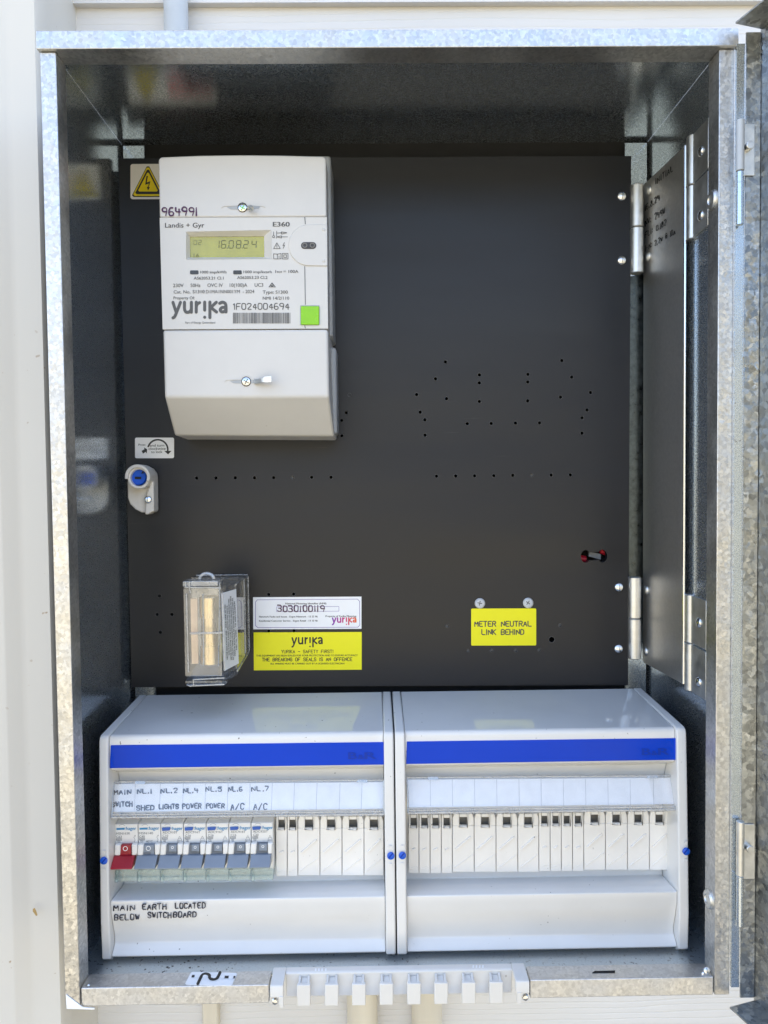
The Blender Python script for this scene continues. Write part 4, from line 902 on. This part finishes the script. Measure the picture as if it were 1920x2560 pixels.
# ------------------------------------------------------------------ circuit breakers
UL = [287.7, 345.2, 402.0, 458.8, 515.6, 572.2, 628.0, 683.6]
SPEC = [("MSN163R","C63","main switch breaker with a red toggle at the left end of the row",True), ("MSN140","C40","grey breaker next to the red main switch, marked for forty amps",True), ("ADC910T","C10","grey breaker marked C10 with a blue test button",False),
        ("ADC916T","C16","grey breaker marked C16 directly right of the C10 breaker",False), ("ADC916T","C16","grey breaker marked C16 in the middle of its three alike",False), ("ADC916T","C16","grey breaker marked C16 directly left of the C20 breaker",False), ("ADC920T","C20","grey breaker marked C20 at the right end of the row",False)]
for i, (code, amp, lab, plain) in enumerate(SPEC):
    uL, uRr = UL[i], UL[i+1]-1.0; du = uL-287.7; sv = -.010*du
    z = lambda x, y: (z7(x, 0)[0]+du, z7(0, y)[1]+sv)
    Pb = PY(.050)
    o = thing('circuit_breaker', lab, 'circuit breaker', Pb.at((uL+uRr)/2, 2203), 'circuit breakers in the left board')
    top = [Pb.at(u, v) for u, v in (z(104,472), (uRr, z(0,470)[1]), (uRr, z(0,884)[1]), z(100,885))]
    yb_ = .0655; back = toback(top, yb_); tb = U(z(140,424)[0], z(0,418)[1], .0600)
    q = MB()
    xa, xb = Pb.at(uL+.6, 2090).x, Pb.at(uRr, 2090).x
    q.ex([(.0500, top[0].z), (.0575, tb.z), (yb_, tb.z), (yb_, top[2].z), (.0500, top[2].z)], xa, xb); bd = q.build('case', 'breaker_plastic', o, bev=.0006)
    ta = 'red_plastic' if i == 0 else 'toggle_grey'
    Pc = PY(.0455)
    q = MB(); q.px(Pc, [z(97,656), z(150,656), z(144,756), z(90,758)], .0044); q.px(Pc, [z(246,654), (uRr-1, z(0,653)[1]), (uRr-2.5, z(0,752)[1]), z(248,756)], .0044); q.build('shoulder', 'breaker_plastic', o, bev=.0009)
    q = MB(); q.px(PY(.0465), [z(151,660), z(245,659), z(245,757), z(145,757)], .0034); tg = q.build('toggle', ta if plain else 'toggle_dark', o, bev=.0004)
    q = MB(); q.px(PY(.0450), [z(155,662), z(243,661), z(240,700), z(150,700)] if plain else [z(172,662), z(243,661), z(242,722), z(172,722)], .001); q.build('toggle_face', ta, tg, bev=.0003)
    cxu, cyv = z(193, 690) if plain else z(205, 684)
    q = MB(); q.ring(PY(.0450), cxu, cyv, 6.0 if plain else 3.4, 4.6 if plain else 2.2, .0001, .0002, 20); q.build('off_mark', 'white_sticker', tg)
    q = MB(); q.px(PY(.0462), [z(148,728), z(214,728), z(212,750), z(144,750)], .0004); q.build('toggle_slot', 'toggle_dark' if i else 'red_plastic', tg)
    # flap
    zf0, zf1 = U(z(180,758)[0], z(0,758)[1], .0445).z, U(z(180,872)[0], z(0,874)[1], .0365).z
    q = MB(); q.ex([(.0445, zf0), (.0365, zf1), (.0372, zf1-.0008), (.048, zf0-.008), (.0485, zf0)], xa+.0002, xb-.0010); q.build('handle', ta, o, bev=.0005)
    # clear terminal shroud
    q = MB(); zt_, zb_s = U(z(180,884)[0], z(0,884)[1], .048).z, U(z(180,984)[0], z(0,984)[1], .047).z
    q.box(xa+.0004, xb-.0002, .0470, .0478, zb_s, zt_); sh2 = q.build('terminal_shroud', 'clear_cyan', o)
    q = MB(); q.box(xa+.0002, xb, .0462, .058, zb_s, zb_s+.0034); q.box(xa+.0002, xa+.0012, .0466, .058, zb_s+.0036, zt_); q.box(xa+.0002, xa+.0026, .0452, .0460, zb_s-.0004, zb_s+.0040); q.build('shroud_edge', 'clear_cyan', sh2, bev=.0003)
    q = MB(); q.box(xa+.0014, xb-.001, .056, .0575, zb_s+.0036, zt_-.0004); q.build('terminal_plate', 'board_inner', o)
    # printing
    q = MB()
    if plain: q.flat(Pb, [z(112,506), z(186,503), z(186,521), z(112,523)], .0002)
    h0, h1 = (190, 290) if plain else (195, 296)
    q.text(":hager", Pb, z(h0,0)[0], z(h1,0)[0], z(0,524 if plain else 528)[1], 8.4, .0002, None, True); q.build('maker_mark', 'hager_blue', bd)
    if not plain:
        q = MB(); q.px(Pb, [z(108,508), z(186,504), z(186,520), z(178,534), z(112,538)], .0006, .0012); q.build('test_button', 'test_button', o, bev=.0003)
    q = MB()
    y0 = 565 if plain else 560
    q.text(code, Pb, z(110 if plain else 116,0)[0], z(235 if plain else 250,0)[0], z(0,y0)[1], 5.6, .0002); q.text(amp, Pb, z(110 if plain else 116,0)[0], z(160 if plain else 166,0)[0], z(0,y0+29)[1], 5.6, .0002)
    q.text("6000", Pb, z(112,0)[0], z(158,0)[0], z(0,y0+50)[1], 4.2, .0002); q.text("3", Pb, z(128,0)[0], z(138,0)[0], z(0,y0+72)[1], 3.6, .0002)
    fn = lambda a, b, o_: Pb.at(*z(a, b), .0002+o_)
    q.stroke(fn, [(112,y0+32),(160,y0+32),(160,y0+52),(112,y0+52),(112,y0+32)], 2.4); q.stroke(fn, [(122,y0+56),(144,y0+56),(144,y0+74),(122,y0+74),(122,y0+56)], 2.2)
    if plain:
        q.stroke(fn, [(276,570),(276,580),(268,588),(280,612),(276,620),(276,634)], 2.6); q.text("1", Pb, z(281,0)[0], z(284,0)[0], z(0,580)[1], 3, .0002); q.text("2", Pb, z(268,0)[0], z(273,0)[0], z(0,634)[1], 3, .0002)
        if i == 1: q.text("40°C", Pb, z(170,0)[0], z(232,0)[0], z(0,638)[1], 5.4, .0002)
    else:
        q.stroke(fn, [(268,584),(250,622),(290,622),(270,584)], 2.4); q.stroke(fn, [(258,604),(284,604)], 2.2); q.text("30mA", Pb, z(246,0)[0], z(296,0)[0], z(0,640)[1], 3.4, .0002)
    q.stroke(fn, [(135,486),(150,476),(170,474),(188,484)], 2.4)
    q.build('lettering', 'light_grey_ink', bd)

# ------------------------------------------------------------------ white comb cover on the bottom lip
cc = thing('cable_entry_cover', 'white plastic comb shaped cable entry cover clipped on the bottom lip', 'cover', Vector(((x0c+x1c)/2, 0, ZB)))
ztc = zl+.0022; yb0 = .0175
def UU(u, v, y): return U(u, v, y)
xL0, xL1 = U(675,2480,-.0035).x, U(708,2480,-.0035).x; xR0, xR1 = U(1290,2480,-.0035).x, U(1324,2480,-.0035).x
zbk = U(690,2494,-.007).z
q = MB()
for xa, xb, v in ((xL0, xL1, 2494), (xR0, xR1, 2484)):
    ze = U(1000, 2489, -.0035).z
    q.ex([(-.0035, ze), (-.0035, ztc-.0015), (-.0030, ztc-.0004), (-.002, ztc), (yb0, ztc), (yb0, ztc-.002), (-.0005, ztc-.0025), (-.0005, ze)], xa, xb)
q.ex([(yb0, ztc), (.0122, ztc), (.0108, ztc-.0009), (.0125, U(1000,2486,.0125).z), (.0126, U(1000,2487.5,.0125).z), (.0142, U(1000,2487.5,.0125).z), (.0132, ztc-.003), (yb0, ztc-.003)], xL1+.0001, xR0-.0001)
cb = q.build('bridge', 'comb_plastic', cc, bev=.0011, seg=3)
for u in (759,829,897,966,1035,1103,1172,1241):
    dv = -.0145*(u-759); wv = 17 if u > 800 else 17
    pl = PY(.0020)
    q = MB(); q.px(pl, [(u-wv,2463+dv),(u+wv,2462.5+dv),(u+wv,2516+dv),(u-wv,2516.5+dv)], .0032); tb_ = q.build('knockout_tab', 'comb_plastic', cc, bev=.0006)
    xA, xB = pl.at(u, 2470).x-.0042, pl.at(u, 2470).x+.0042; zN = pl.at(u, 2463+dv).z
    q = MB()
    for xq in (xA, xB-.0018): q.ex([(.0050, zN-.004), (.0028, zN-.0002), (.0100, zN+.0022), (.0108, zN-.004)], xq, xq+.0018)
    q.ex([(.0050, zN-.004), (.0032, zN-.0007), (.0104, zN+.0004), (.0106, zN-.004)], xA+.0019, xB-.0019)
    q.build('tab_neck', 'comb_plastic', tb_, bev=.0003)
for (u, v, s) in ((688,2502,1),(1313,2492,-1)):
    c0 = U(u, v, -.0005); q = MB(); q.lathe(c0, (0,-1,0), [(.0026,0),(.0026,.0008),(.0019,.0018),(.0003,.0021)], 22); q.build('screw', 'bright_steel', cc)
    q = MB(); q.px(PY(-.004), [(u+9*s,v-10),(u+20*s,v-10),(u+20*s,v+17),(u+11*s,v+17)], .002); q.build('leg', 'comb_plastic', cc)
q = MB()
for x in (790, 798, 806, 815): q.px(PZ(ztc), [(x-2.5,2421),(x+1.5,2421),(x+1,2427),(x-3,2427)], .0002, .0003)
for x in (1184, 1192, 1200, 1208): q.px(PZ(ztc), [(x-2.5,2413),(x+1.5,2413),(x+1,2419),(x-3,2419)], .0002, .0003)
q.build('moulded_mark', 'white_sticker', cb)
# ---- sticker on the ledge
PL = PZ(zl)
zn = lambda x, y: (440+x*.12056, 2410+y*.12056)
st = sticker('ledge_sticker', [zn(*p) for p in ((340,162),(1240,182),(1262,200),(1255,230),(1165,430),(1130,450),(210,425),(190,405),(310,180))], 'white_sticker', 'white sticker with a black wavy pipe emblem lying on the bottom ledge', 'sticker', PL)
q = MB(); fn = lambda a, b, o: PL.at(*zn(a, b), .0006+o)
for a in ([(450,410),(520,260),(560,215),(620,200),(680,215),(700,240),(690,270),(710,305),(770,318),(840,300),(870,270),(915,172)],): q.stroke(fn, chaikin(a), 58)
for a in ([(330,250),(390,252)], [(1000,268),(1100,270)], [(1190,272),(1228,274)]): q.stroke(fn, a, 44) if False else q.add([fn(a[0][0]+8, a[0][1]-26, 0), fn(a[1][0]+8, a[1][1]-26, 0), fn(a[1][0]-14, a[1][1]+26, 0), fn(a[0][0]-14, a[0][1]+26, 0)], [(0,1,2,3)])
em = q.build('emblem', 'black_ink', st)
for x, y in ((435,250),(605,258),(785,258),(960,265),(1140,272)):
    q = MB(); q.flat(PL, [zn(*p) for p in circ(x, y, 52, 18, 36)], .0009); q.build('emblem_dot', 'white_sticker', st)
